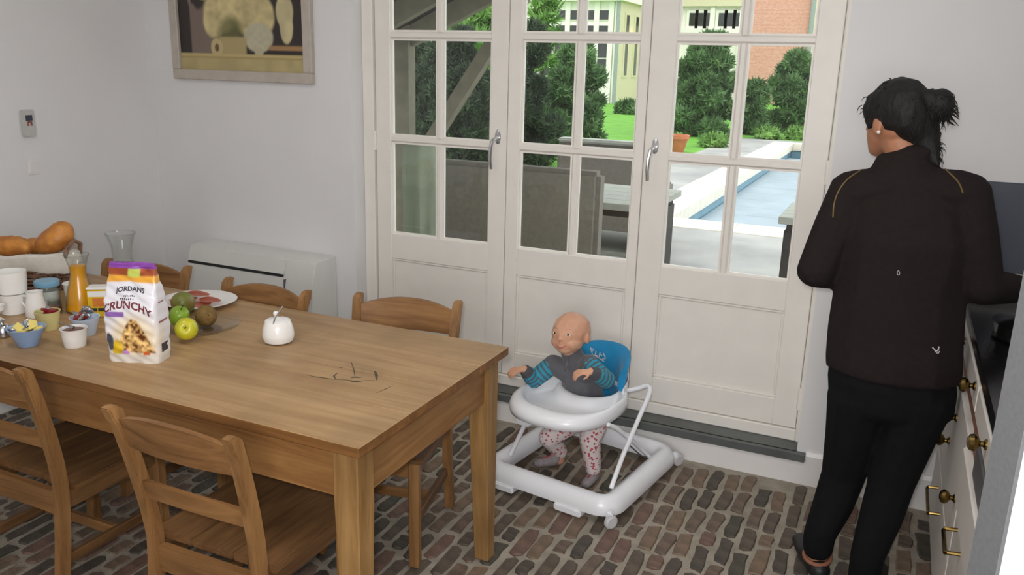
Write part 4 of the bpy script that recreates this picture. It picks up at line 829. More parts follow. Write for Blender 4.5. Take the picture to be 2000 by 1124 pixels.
# tray ring
bm = BM(); N = 64; prof = [(0, -.045), (-.0, -.02), (.02, -.002), (.1, .006), (.2, .004)]
TZ = .375; rings = []
def tr(a, s, z):
    ox_, oy_ = .215*math.copysign(abs(math.cos(a))**.8, math.cos(a)), -.07+.25*math.copysign(abs(math.sin(a))**.8, math.sin(a)); ix, iy = .115*math.cos(a), .055+.115*math.sin(a)
    return (ox_+(ix-ox_)*s-.03*(1-min(1, max(0, s))), oy_+(iy-oy_)*s-.01*(1-min(1, max(0, s))), TZ+z)
for (s, z, rec) in ((.10, -.05, 0), (.0, -.045, 0), (-.02, -.022, 0), (.02, -.002, 0), (.1, .008, 0), (.19, .011, 0), (.24, .006, 0), (.27, -.014, 1), (.31, -.03, 1), (.72, -.03, 1), (.80, -.018, 1), (.85, .004, 0), (.93, .008, 0), (1., .002, 0), (.99, -.03, 0), (.5, -.045, 0)):
    row = []
    for i in range(N):
        a = 2*math.pi*i/N; f = float(sstep(-.2, .2, -math.sin(a)))
        zz = z if not rec else (z*f+.006*(1-f)); row.append(bm.verts.new(tr(a, s, zz)))
    rings.append(row)
rings.append(rings[0])
for a, b in zip(rings, rings[1:]):
    for i in range(N): bm.faces.new((a[i], a[(i+1) % N], b[(i+1) % N], b[i]))
obj('tray', bm, 'walker_white', wk, True, angle=70)
bm = BM(); box(bm, (-.16, -.285, .285), (-.09, -.22, .335), .012, 3); obj('tray_latch', bm, 'walker_white', wk)
for s in (-1, 1):
    bm = BM(); tube(bm, [(s*.235, -.195, .09), (s*.232, -.1, .19), (s*.225, .06, .31), (s*.223, .12, .352), (s*.219, .15, .373), (s*.21, .17, .385), (s*.196, .18, .389), (s*.18, .18, .384), (s*.155, .17, .37), (s*.125, .155, .36), (s*.1, .14, .355)], .0095, 10); obj('support_tube', bm, 'walker_white', wk)
    bm = BM(); tube(bm, [(s*.235, .15, .09), (s*.225, .02, .2), (s*.205, -.12, .31), (s*.19, -.16, .335)], .0085, 10); obj('support_tube', bm, 'walker_white', wk)
    bm = BM(); tube(bm, [(s*.226, -.02, .2), (s*.232, .08, .12), (s*.236, .13, .095)], .003, 6); obj('locking_wire', bm, 'dark_wire', wk)
# seat: padded back, fabric bowl, white shell
def loftseat(r0, r1, zlo, zhi, thick, m, name, a0=-.25, a1=math.pi+.25, lean=.05, topdrop=.1):
    bm = BM(); na, nz_ = 28, 10; outer, inner = [], []
    for j in range(nz_+1):
        v = j/nz_; ro, ri = [], []
        for i in range(na+1):
            u = i/na; a = a0+(a1-a0)*u; e = abs(2*u-1); zt = zhi-topdrop*e**3; z = zlo+(zt-zlo)*v; k = math.sin(math.pi*v)**.5
            pad = thick*(.35+.65*(1-abs(2*v-1)**4))
            ro.append(bm.verts.new(((r0+lean*.3*v)*math.cos(a), .055+(r0+lean*v)*math.sin(a), z))); ri.append(bm.verts.new(((r0+lean*.3*v-pad)*math.cos(a), .055+(r0+lean*v-pad)*math.sin(a), z)))
        outer.append(ro); inner.append(ri)
    for j in range(nz_):
        for i in range(na):
            bm.faces.new((outer[j][i], outer[j][i+1], outer[j+1][i+1], outer[j+1][i])); bm.faces.new((inner[j][i+1], inner[j][i], inner[j+1][i], inner[j+1][i+1]))
        for i in (0, na): bm.faces.new((outer[j][i], outer[j+1][i], inner[j+1][i], inner[j][i]))
    for i in range(na): bm.faces.new((outer[-1][i], outer[-1][i+1], inner[-1][i+1], inner[-1][i])); bm.faces.new((outer[0][i], inner[0][i], inner[0][i+1], outer[0][i+1]))
    return obj(name, bm, m, wk, True, angle=75)
sb = loftseat(.135, 0, .375, .53, .03, 'seat_blue', 'seat_back', .15, math.pi-.15, .04, .05); sb['label'] = 'bright blue padded backrest with white logo'
loftseat(.142, 0, .33, .44, .008, 'walker_white', 'seat_shell', .0, math.pi, .02, .03)
bm = BM(); N = 32; rings = [[bm.verts.new((r*math.cos(2*math.pi*i/N), .055+r*math.sin(2*math.pi*i/N), z)) for i in range(N)] for r, z in ((.112, .37), (.114, .3), (.105, .25), (.08, .222), (.075, .226), (.1, .254), (.108, .3), (.106, .37))]
for a, b in zip(rings, rings[1:]+rings[:1]):
    for i in range(N): bm.faces.new((a[i], a[(i+1) % N], b[(i+1) % N], b[i]))
obj('seat_sling', bm, 'seat_blue', wk)
sbv = bvh(sb.data, Matrix.Translation(WC) @ Matrix.Rotation(wth, 4, 'Z')); inv = (Matrix.Translation(WC) @ Matrix.Rotation(wth, 4, 'Z')).inverted()
for stroke in ([(1153, 680), (1157, 692)], [(1153, 680), (1160, 683), (1156, 687)], [(1164, 686), (1162, 694), (1168, 696)], [(1172, 688), (1170, 698)], [(1170, 692), (1176, 695)], [(1178, 690), (1183, 701)], [(1158, 693), (1168, 699), (1180, 707)], [(1174, 703), (1181, 701)]):
    P_ = []
    for k in range(6):
        h = pixhit(sbv, stroke[0][0]+(stroke[-1][0]-stroke[0][0])*k/5 if len(stroke) == 2 else np.interp(k/5, [0, .5, 1], [q[0] for q in stroke]), stroke[0][1]+(stroke[-1][1]-stroke[0][1])*k/5 if len(stroke) == 2 else np.interp(k/5, [0, .5, 1], [q[1] for q in stroke]), .001)
        if h: P_.append(inv @ h)
    if len(P_) > 2: bm = BM(); tube(bm, P_, .0022, 6); obj('logo_stroke', bm, 'white_thread', sb)
# ------------------------------------------------------------------ baby
bbase = Vector((-.18, -.36, 0))
hc = aty(1113, 654, -.375); cd = Vector((CP.x-hc.x, CP.y-hc.y, 0)).normalized(); a_f = math.atan2(cd.y, cd.x)-R_(30)
bf = Vector((math.cos(a_f), math.sin(a_f), .14)).normalized(); bu = Vector((-.06, 0, 1)); bu = (bu-bf*bu.dot(bf)).normalized(); bx = bf.cross(bu); BRm = Matrix((bx, bf, bu)).transposed()
HS = 1.12
H_ = lambda x, f, u: hc+(bx*x+bf*f+bu*u)*HS
tor = Vector((-.135, -.325, .27)); ches = Vector((-.165, -.345, .40)); nk = hc-bu*.075-bf*.02
shA = aty(1080, 712, -.37); shB = aty(1150, 712, -.40); elA = aty(1043, 742, -.40); haA = aty(1024, 722, -.47); elB = aty(1184, 742, -.44); haB = aty(1154, 727, -.52)
bm = BM()
E3 = lambda x, f, u, r: (H_(x, f, u), tuple(v*HS for v in r), BRm)
def he(x, f, u, r): e = E3(x, f, u, r); ehull(bm, e, e)
he(0, -.014, .016, (.068, .08, .068)); he(0, .008, .006, (.065, .066, .064)); he(0, .012, -.022, (.062, .056, .042)); chain(bm, [E3(0, .018, -.034, (.048, .044, .03)), E3(0, .032, -.05, (.026, .026, .018))])
for s in (-1, 1): he(s*.026, .03, -.024, (.03, .032, .026)); he(s*.067, -.014, -.008, (.008, .015, .02))
chain(bm, [E3(0, .064, .0, (.006, .007, .006)), E3(0, .0715, -.010, (.0085, .008, .006))]); he(0, .057, -.037, (.016, .009, .008))
chain(bm, [(H_(0, 0, -.05), .036), (nk, .035), (ches, (.06, .05, .05))]); chain(bm, [(ches, (.07, .055, .06)), (tor, (.075, .065, .06))])
def babyhand(bm, w_, d, n, side): hand(bm, w_, d, n, .56, side, .95)
for sh, el, ha, dd, nn_, s in ((shA, elA, haA, Vector((-.45, -.8, .1)), Vector((0, -.2, 1)), -1), (shB, elB, haB, Vector((-.75, -.65, .05)), Vector((0, -.2, 1)), 1)):
    chain(bm, [(sh, .028), (el, .025), (ha, .018)]); babyhand(bm, ha, dd, nn_, s)
ftA = Vector((-.285, -.365, .0)); ftB = Vector((-.072, -.425, 0))
hpA = Vector((-.18, -.36, .24)); hpB = Vector((-.09, -.37, .24)); kA = aty(1072, 855, -.40); kB = aty(1152, 860, -.43)
anA = ftA+Vector((.035, .03, .06)); anB = ftB+Vector((0, .012, .06))
for hp, kn, an, ft, td in ((hpA, kA, anA, ftA, Vector((-.75, -.65, 0))), (hpB, kB, anB, ftB, Vector((-.1, -1, 0)))):
    td = td.normalized(); chain(bm, [(hp, .05), (kn, .034), (an, .024), (an-Vector((0, 0, .035)), .022)]); chain(bm, [(ft+Vector((0, 0, .022))-td*.02, .02), (ft+td*.045+Vector((0, 0, .018)), (.02, .02, .014))])
baby = mobj('baby', place(baked(bm, .0033, 6), bbase), 'baby_skin', None, True, bbase, angle=80); tag(baby, 'smiling bald baby sitting in the walker and looking up to the side', 'baby')
def bwear(name, bm, m, vox, sm): return mobj(name, place(baked(bm, vox, sm), bbase), m, baby, True, angle=80)
mat('vest_grey', (94, 94, 98), .9, var=.06, scale=50, sheen=.2, bump=.2, bscale=20, bdist=.01); mat('eye_white', (236, 234, 230), .2, var=0); mat('eye_dark', (44, 32, 26), .1, var=0, coat=1); mat('lip', (190, 108, 98), .4, var=0); mat('sock_grey', (156, 148, 150), .9, var=.1, scale=60); mat('red_stripe', (176, 52, 62), .8, var=0)
bm = BM(); chain(bm, [(tor-Vector((0, 0, .02)), (.088, .078, .06)), (ches, (.086, .072, .06)), (ches+Vector((-.012, 0, .045)), (.07, .058, .035)), (nk+Vector((0, 0, .012)), (.044, .044, .014))]); chain(bm, [(shA, .042), (ches+Vector((0, 0, .02)), .055), (shB, .042)]); vest = bwear('vest', bm, 'vest_grey', .004, 4)
vb = bvh(vest.data, Matrix.Translation(bbase))
P_ = [pixhit(vb, 1110+(1103-1110)*k/6, 702+24*k/6, .0006) for k in range(7)]; P_ = [q_-bbase for q_ in P_ if q_]
if len(P_) > 2: bm = BM(); tube(bm, P_, .0018, 6); obj('zip', bm, 'steel', vest)
vcol('striped_knit', .9)
for sh, el, ha in ((shA, elA, haA), (shB, elB, haB)):
    bm = BM(); d_in = (ches-sh).normalized(); chain(bm, [(sh+d_in*.02, .036), (sh, .041), (el, .038), (el.lerp(ha, .55), .031), (el.lerp(ha, .9), .024)]); sl = bwear('sleeve', bm, 'striped_knit', .0035, 3); me = sl.data
    L1 = (el-sh).length; L2 = (ha-el).length; at_ = me.color_attributes.new('print', 'FLOAT_COLOR', 'POINT'); cols = []
    for v in me.vertices:
        p_ = v.co+bbase; t1 = (p_-sh).dot(el-sh)/L1**2; t2 = (p_-el).dot(ha-el)/L2**2
        c1 = sh+(el-sh)*min(max(t1, -.5), 1); c2 = el+(ha-el)*min(max(t2, 0), 1.2); s_ = t1*L1 if (p_-c1).length < (p_-c2).length else L1+t2*L2
        k = (s_ % .02)/.02; c = lin((52, 150, 178)) if k < .58 else lin((86, 92, 98))
        if s_ > L1+L2*.72: c = lin((84, 84, 88))
        cols += [*c, 1]
    at_.data.foreach_set('color', cols)
m_ = bpy.data.materials.new('floral_cotton'); m_.use_nodes = True; nt = m_.node_tree; b_ = nt.nodes['Principled BSDF']; tc = nt.nodes.new('ShaderNodeTexCoord'); vo = nt.nodes.new('ShaderNodeTexVoronoi'); vo.inputs['Scale'].default_value = 62; r_ = nt.nodes.new('ShaderNodeValToRGB'); r_.color_ramp.elements[0].color = (*lin((190, 84, 92)), 1); r_.color_ramp.elements[0].position = .3; r_.color_ramp.elements[1].color = (*lin((226, 214, 212)), 1); r_.color_ramp.elements[1].position = .36; nt.links.new(tc.outputs['Object'], vo.inputs[0]); nt.links.new(vo.outputs['Distance'], r_.inputs[0]); nt.links.new(r_.outputs[0], b_.inputs['Base Color']); b_.inputs['Roughness'].default_value = .9; MATS['floral_cotton'] = m_
bm = BM(); ell(bm, tor-Vector((0, 0, .02)), (.08, .07, .05))
for hp, kn, an in ((hpA, kA, anA), (hpB, kB, anB)): chain(bm, [(hp, .058), (kn, .044), (an+Vector((0, 0, .004)), .033)])
bwear('floral_trousers', bm, 'floral_cotton', .004, 3)
for an, ft, td in ((anA, ftA, Vector((-.75, -.65, 0))), (anB, ftB, Vector((-.1, -1, 0)))):
    td = td.normalized(); bm = BM(); chain(bm, [(an+Vector((0, 0, .02)), .027), (ft+Vector((0, 0, .026))-td*.02, .025), (ft+td*.048+Vector((0, 0, .02)), (.023, .023, .018))]); s_ = bwear('sock', bm, 'sock_grey', .0035, 2)
    sv = bvh(s_.data, Matrix.Translation(bbase)); P_ = []
    for k in range(8):
        q_ = an.lerp(ft+td*.05+Vector((0, 0, .02)), k/7); h = sv.ray_cast(q_+td*.1+Vector((0, 0, .02)), -td)
        if h[0]: P_.append(h[0]-bbase)
    if len(P_) > 2: bm = BM(); tube(bm, P_, .003, 6); obj('sock_stripe', bm, 'red_stripe', s_)
bb_ = bvh(baby.data, Matrix.Translation(bbase))
def face(x, u, off=0.):
    h = bb_.ray_cast(H_(x, .2, u), -bf); return (h[0]+bf*off) if h[0] else H_(x, .07, u)
for s in (-1, 1):
    c = face(s*.027, .009, -.0045); bm = BM(); sphere(bm, c-bbase, (.0105, .0065, .0058), 14, 10, BRm.to_quaternion()); e_ = obj('eye', bm, 'eye_white', baby)
    bm = BM(); sphere(bm, c+bf*.0035-bx*.002+bu*.001-bbase, (.0052, .0042, .0052), 12, 8, BRm.to_quaternion()); obj('iris', bm, 'eye_dark', e_)
    bm = BM(); tube(bm, [face(s*(.028+.013*(k/3-1)), .0245+.005*math.cos((k/3-1)*1.4), .0)-bbase for k in range(7)], .0009, 5); mat('brow', (186, 138, 110), .8, var=0) if 'brow' not in MATS else None; obj('eyebrow', bm, 'brow', baby)
bm = BM(); tube(bm, [face(.022*(k/5-1), -.040+.011*(k/5-1)**2, .0)-bbase for k in range(11)], [.0012, .002, .0026, .003, .0032, .0033, .0032, .003, .0026, .002, .0012], 8); obj('lips', bm, 'lip', baby)
# ------------------------------------------------------------------ outside: terrace, pool, lawn
GZ = .05
mat('terrace', (176, 172, 168), .8, var=.12, scale=1.3, col2=(142, 140, 138), bump=.2, bscale=40); mat('coping', (232, 224, 208), .7, var=.04, scale=6); mat('pool_blue', (120, 160, 178), .5, var=.1, scale=3); mat('pool_cover', (150, 164, 174), .5, var=.08, scale=2.5); mat('lawn', (104, 166, 44), .9, var=.15, scale=3, bump=.3, bscale=90)
mat('terracotta', (190, 112, 70), .7, var=.1); mat('taupe', (128, 121, 111), .9, var=.08, scale=30, bump=.2, bscale=60); mat('grey_wood', (170, 170, 160), .8, var=.1, scale=10, stretch=(1, 8, 8)); mat('dark_wood', (52, 48, 44), .7, var=.1); mat('green_grey_wood', (128, 122, 102), .8, var=.12, scale=8); mat('cloth_cover', (142, 148, 128), .9, var=.08, scale=5); mat('pumpkin', (206, 140, 40), .5, var=.15)
PX0, PX1, PY0, PY1 = -1.35, 3.2, 5.72, 17.0
def st(name, lo, hi, m, label=None, bev=0.):
    bm = BM(); box(bm, lo, hi, bev); return struct(obj(name, bm, m, None, False), label)
st('ground', (-60, .3, -2.2), (60, 80, -1.9), 'lawn'); 
st('terrace_front', (-8, .301, -.6), (9, PY0-.5, GZ), 'terrace'); st('terrace_side', (-2.78, PY0-.499, -.6), (PX0-.45, PY1+.9, GZ), 'terrace'); st('terrace_end', (PX0-.449, PY1+.301, -.6), (9, PY1+.9, GZ), 'terrace')
st('terrace_right', (PX1+.351, PY0-.499, -.6), (9, PY1+.3, GZ), 'terrace'); st('lawn_side', (-60, PY0-.499, -.6), (-2.781, 80, GZ-.01), 'lawn'); st('lawn_far', (-2.78, PY1+.901, -.6), (60, 80, GZ-.01), 'lawn')
t = thing('swimming_pool', 'rectangular pool with pale coping and pale blue cover', 'pool', (PX0, PY0, -1.2))
def pp(name, lo, hi, m): bm = BM(); o_ = t.location; box(bm, [lo[i]-o_[i] for i in range(3)], [hi[i]-o_[i] for i in range(3)], .006); return obj(name, bm, m, t, False)
for k in range(12):
    a = PY0-.5+k*(PY1+.3-PY0+.5)/12; b = PY0-.5+(k+1)*(PY1+.3-PY0+.5)/12; pp('coping_stone', (PX0-.447, a+.004, -.1), (PX0+.03, b-.004, GZ+.012), 'coping'); pp('coping_stone', (PX1-.03, a+.004, -.1), (PX1+.35, b-.004, GZ+.012), 'coping')
for k in range(6):
    a = PX0+.03+k*(PX1-PX0-.06)/6; b = PX0+.03+(k+1)*(PX1-PX0-.06)/6; pp('coping_stone', (a+.004, PY0-.498, -.1), (b-.004, PY0+.03, GZ+.012), 'coping'); pp('coping_stone', (a+.004, PY1-.03, -.1), (b-.004, PY1+.3, GZ+.012), 'coping')
pp('liner', (PX0-.05, PY0-.05, -1.2), (PX0, PY1+.05, -.101), 'pool_blue'); pp('liner', (PX1, PY0-.05, -1.2), (PX1+.05, PY1+.05, -.101), 'pool_blue'); pp('liner', (PX0, PY0-.05, -1.2), (PX1, PY0, -.101), 'pool_blue'); pp('liner', (PX0, PY1, -1.2), (PX1, PY1+.05, -.101), 'pool_blue')
for k in range(14):
    a = PY0+.02+k*(PY1-.6-PY0)/14; b = PY0+.02+(k+1)*(PY1-.6-PY0)/14; pp('cover_slat', (PX0+.01, a+.004, -.3), (PX1-.01, b-.004, -.22), 'pool_cover')
p = aty(1555, 293, 16.4); bm = BM(); tube(bm, [(PX0+.3, 0, 0), (PX1-.2, 0, 0)], .19, 20); r_ = tag(obj('cover_roller', bm, 'coping', None), 'white roll of pool cover at the far end of the pool', 'roller'); r_.location = (0, 16.55, -.03)
p = atz(1318, 297, GZ); t = thing('flower_pot', 'terracotta pot on the terrace beside the pool', 'pot', (p.x, p.y, GZ)); bm = BM(); lathe(bm, [(0, 0), (.17, 0), (.24, .26), (.27, .27), (.27, .34), (.23, .34), (.21, .28), (0, .27)], 24); obj('pot', bm, 'terracotta', t)
# ------------------------------------------------------------------ covered corner of the terrace
PYF = 3.0
rf = thing('terrace_roof', 'sloping timber roof over the terrace with post and diagonal brace', 'roof', (-2.9, PYF, GZ))
O = Vector(rf.location); e0 = aty(865, 62, PYF); e1 = aty(962, 9, PYF); dr = (e1-e0).normalized(); lo_ = e0-dr*1.3; hi_ = e1+dr*2.2; nr = Vector((-dr.z, 0, dr.x))
def quadprism(name, pts, y0, y1, m):
    bm = BM(); prism(bm, [(q_.x-O.x, q_.z-O.z) for q_ in pts], y0-O.y, y1-O.y, 1); return obj(name, bm, m, rf, False)
quadprism('roof_deck', [lo_+nr*.16, hi_+nr*.16, hi_+nr*.24, lo_+nr*.24], .32, PYF+.05, 'dark_wood')
for k, yy in enumerate((PYF, 2.3, 1.6, .9)): quadprism('rafter', [lo_, hi_, hi_+nr*.16, lo_+nr*.16], yy-.08, yy, 'green_grey_wood')
b0 = aty(842, 285, PYF); b1 = aty(1042, 0, PYF)+Vector((0, 0, .12)); db = (b1-b0).normalized(); nb = Vector((-db.z, 0, db.x))*.055
quadprism('brace', [b0-nb, b1-nb, b1+nb, b0+nb], PYF-.1, PYF-.01, 'green_grey_wood')
pl = aty(785, 220, PYF).x; pr_ = aty(812, 220, PYF).x; bm = BM(); box(bm, (pl-O.x-.02, -.12, 0), (pr_-O.x, 0, lo_.z-O.z+.6), .006); obj('post', bm, 'green_grey_wood', rf, False)
# garden furniture
def sofa(label, x0, x1, yb, face_, zt, m, top=None, ins=0., dep=.7, arms=True):
    t = thing('garden_sofa', label, 'sofa', ((x0+x1)/2, yb, GZ)); w2 = (x1-x0)/2; f = face_
    def bx(nm, lo, hi, m_, bv=.02): bm = BM(); box(bm, [min(lo[0], hi[0]), min(lo[1]*f, hi[1]*f), lo[2]], [max(lo[0], hi[0]), max(lo[1]*f, hi[1]*f), hi[2]], bv, 2); return obj(nm, bm, m_, t)
    bx('backrest', (-w2, 0, .12), (w2, .13, zt-GZ), m, .03); bx('seat', (-w2+ins, .131, .12), (w2-ins, dep, .36), m); 
    for s in (-1, 1) if arms else (): bx('armrest', (s*w2, .131, .361), (s*(w2-.14), .7, .56), m); [bx('leg', (s*(w2-.03), y_, 0), (s*(w2-.09), y_+.06, .12), 'dark_wood', .004) for y_ in (.02, .6)]
    for k in range(2): bx('cushion', (-w2+.15+ins+k*(w2-.15-ins), .132, .361), (-w2+.15+ins+(k+1)*(w2-.15-ins), dep-.02, .47), m, .04)
    if not arms: [bx('leg', (s*(w2-.03), .02, 0), (s*(w2-.09), .1, .12), 'dark_wood', .004) for s in (-1, 1)]
    if top: bx('top_cushion', (-w2+.01, -.02, zt-GZ+.001), (w2-.01, .14, zt-GZ+.04), top, .015)
    return t
sofa('large taupe sofa with its high back to the glazed doors', -2.12, aty(1168, 400, 1.4).x, 1.4, 1, 1.05, 'taupe', None, .22, .5, False)
z2 = aty(1160, 275, 3.9).z; sofa('taupe sofa with pale top beyond the garden table', aty(1088, 270, 3.9).x, aty(1284, 285, 3.9).x, 3.9, 1, z2-.03, 'taupe', 'grey_wood')
def gtable(label, x0, x1, y0, y1, shelf):
    t = thing('garden_table', label, 'table', ((x0+x1)/2, (y0+y1)/2, GZ), 0, 'weathered garden tables'); w2, d2 = (x1-x0)/2, (y1-y0)/2
    nb_ = 5
    for k in range(nb_): bm = BM(); box(bm, (-w2, -d2+2*d2*k/nb_+.002, .65), (w2, -d2+2*d2*(k+1)/nb_-.002, .70), .004); obj('board', bm, 'grey_wood', t, False)
    for s in (-1, 1):
        bm = BM(); box(bm, (s*(w2-.06)-.025, -d2+.06, 0), (s*(w2-.06)+.025, d2-.06, .6), .004); obj('leg_panel', bm, 'dark_wood', t, False)
    bm = BM(); box(bm, (-w2+.05, -d2+.05, .6), (w2-.05, d2-.05, .6495)); obj('frame', bm, 'dark_wood', t, False)
    if shelf: bm = BM(); box(bm, (-w2+.0855, -d2+.1, .3), (w2-.0855, d2-.1, .335), .004); obj('shelf', bm, 'grey_wood', t, False)
gtable('weathered grey garden table with lower shelf behind the sofa', -2.0, -.60, 2.13, 3.08, True); gtable('weathered grey garden table at the right of the terrace, beside the woman', .247, 1.7, 2.235, 2.95, False)
cv = aty(828, 380, 1.05); t = thing('furniture_cover', 'grey-green cloth cover draped over stacked chairs outside', 'cover', (cv.x, 1.05, GZ)); bm = BM(); N = 48; rings = []
for (r, z) in ((.13, 0), (.13, .3), (.13, .7), (.145, 1.0), (.14, 1.1), (.11, 1.14), (.02, 1.15)): rings.append([bm.verts.new(((r+(.025*math.sin(a*9)+.012*math.sin(a*17+z*4))*(1-z/1.3))*math.cos(a)*.85, (r+(.025*math.sin(a*9))*(1-z/1.3))*math.sin(a), z)) for a in np.linspace(0, 2*math.pi, N, endpoint=False)])
for a, b in zip(rings, rings[1:]):
    for i in range(N): bm.faces.new((a[i], a[(i+1) % N], b[(i+1) % N], b[i]))
bm.faces.new(rings[-1]); obj('cloth', bm, 'cloth_cover', t)
p = atz(790, 441, GZ+.08); t = thing('pumpkin', 'small orange pumpkin on the terrace floor', 'pumpkin', (p.x+.02, p.y, GZ)); bm = BM(); N = 32; rings = [[bm.verts.new((r*(1-.1*abs(math.sin(a*4)))*math.cos(a), r*(1-.1*abs(math.sin(a*4)))*math.sin(a), z)) for a in np.linspace(0, 2*math.pi, N, endpoint=False)] for r, z in ((.03, 0), (.07, .02), (.085, .06), (.07, .105), (.025, .12), (.01, .112))]
for a, b in zip(rings, rings[1:]):
    for i in range(N): bm.faces.new((a[i], a[(i+1) % N], b[(i+1) % N], b[i]))
bm.faces.new(rings[-1]); bm.faces.new(rings[0]); obj('flesh', bm, 'pumpkin', t); bm = BM(); tube(bm, [(0, 0, .11), (.005, 0, .13), (.015, 0, .145)], [.01, .008, .007], 6); obj('stem', bm, 'stem', t)
# ------------------------------------------------------------------ trees and bushes
mat('leaf_dark', (66, 82, 56), .8, var=.3, scale=5, col2=(40, 52, 38)); mat('leaf_mid', (114, 148, 92), .8, var=.3, scale=3, col2=(64, 90, 56)); mat('leaf_bright', (128, 166, 84), .8, var=.25, scale=2, col2=(86, 124, 56)); mat('bark', (84, 72, 60), .9, var=.2)
def tree(name, label, x, y, hwp, hhp, Y, m, n, leaf=.16, seed=1, cone=.3, cat='tree', low=False, core=1.):
    c = aty(x, y, Y); k = proj(c)[2]/F; rx, rz = hwp*k, hhp*k; bot = GZ if not low else GZ
    t = thing(name, label, cat, (c.x, Y, GZ), 0, 'garden trees and bushes'); ztop = c.z+rz-GZ; r_ = np.random.RandomState(seed)
    zb = max(.0, c.z-rz-GZ); zb = min(zb, .35)
    # clustered crown: sprays around random centres in a tapered body
    nc = 70; u = r_.rand(nc)**.9; zc = zb+(ztop-zb)*u; env = rx*np.clip((1-cone*u)*np.sqrt(np.clip(1-((u-.4)/.64)**2, .04, 1)), .1, 2); an = r_.rand(nc)*2*np.pi; rad = env*np.sqrt(r_.rand(nc))*.85
    cen = np.stack([rad*np.cos(an), rad*np.sin(an)*.8, zc], 1); cs = rx*.26*(.6+.7*r_.rand(nc)); ix = r_.randint(0, nc, n); dv = r_.randn(n, 3); dv /= np.linalg.norm(dv, axis=1)[:, None]; P_ = cen[ix]+dv*(cs[ix]*(.55+.45*r_.rand(n)))[:, None]*np.array([1, 1, .8]); P_[:, 2] = np.maximum(P_[:, 2], .03)
    a = r_.randn(n, 3)*.5+dv+np.array([0, 0, .5]); a /= np.linalg.norm(a, axis=1)[:, None]; b = np.cross(a, r_.randn(n, 3)); b /= np.linalg.norm(b, axis=1)[:, None]; s = leaf*(.6+.8*r_.rand(n))[:, None]
    V = np.stack([P_-a*s*.5, P_+b*s*.13, P_+a*s*.75, P_-b*s*.13], 1).reshape(-1, 3); fc = np.arange(n*4).reshape(-1, 4)
    me = bpy.data.meshes.new('foliage'); me.from_pydata(V.tolist(), [], fc.tolist()); o = mobj('foliage', me, m, t, False); o['kind'] = 'stuff'
    bm = BM()
    for j in range(nc): bmesh.ops.create_icosphere(bm, subdivisions=1, radius=1, matrix=Matrix.Translation((cen[j][0], cen[j][1], max(cen[j][2], .05))) @ Matrix.Rotation(j*1.3, 4, 'Z') @ Matrix.Diagonal((cs[j]*.72*core, cs[j]*.72*core, cs[j]*.55*core, 1)))
    o = obj('inner_foliage', bm, m, t, False); o['kind'] = 'stuff'
    bm = BM(); tube(bm, [(0, 0, 0), (.03*rx, 0, ztop*.4), (0, .02, ztop*.8)], [.09*rx+.02, .06*rx, .02*rx], 8); obj('trunk', bm, 'bark', t)
    for j in range(6):
        q_ = cen[j*7]; bm = BM(); tube(bm, [(0, 0, q_[2]*.5), (q_[0]*.5, q_[1]*.5, q_[2]*.8), tuple(q_)], [.04*rx, .025*rx, .01*rx], 6); obj('branch', bm, 'bark', t)
    return t
tree('evergreen_tree', 'dark evergreen behind the terrace post', 890, 205, 95, 135, 7.5, 'leaf_dark', 40000, .09, 1, .15)
tree('evergreen_tree', 'dense dark evergreen behind the sofa, left of the middle muntin', 1010, 190, 95, 125, 9.5, 'leaf_dark', 44000, .1, 2, .15)
tree('evergreen_tree', 'feathery evergreen sloping down to the small lawn', 1120, 205, 85, 115, 11.5, 'leaf_mid', 36000, .12, 3, .55)
tree('evergreen_tree', 'dark evergreen at the left edge of the glazed doors', 805, 190, 95, 170, 8.8, 'leaf_dark', 26000, .1, 11, .0)
tree('bright_tree', 'bright green tree far behind, above the dark evergreens', 925, 10, 95, 85, 17, 'leaf_bright', 16000, .2, 5, .2)
tree('bright_tree', 'sparse light green tree in front of the cream building', 1062, 60, 42, 90, 16, 'leaf_bright', 2600, .2, 6, .2, core=.3)
tree('bush', 'large rounded bush in front of the brick house', 1378, 178, 72, 102, 18, 'leaf_mid', 36000, .17, 7, .1, 'bush')
tree('bush', 'dark bush at the far right end of the pool', 1552, 195, 52, 82, 20.5, 'leaf_mid', 26000, .17, 8, .1, 'bush'); tree('bush', 'low loose bush between the two larger bushes', 1472, 222, 34, 58, 19.4, 'leaf_mid', 9000, .17, 9, .1, 'bush')
tree('bush', 'low clipped bush at the foot of the cream building', 1228, 225, 30, 22, 26, 'leaf_mid', 2500, .22, 10, .0, 'bush')
for i, (x, y, lb) in enumerate(((1392, 280, 'low green plants along the terrace edge'), (1500, 268, 'low green plants below the loose bush'), (1560, 266, 'low green plants below the dark bush'))): tree('bedding_plant', lb, x, y, 30, 13, [15.0, 18.2, 18.6][i], 'leaf_bright', 900, .14, 20+i, 0, 'plant')
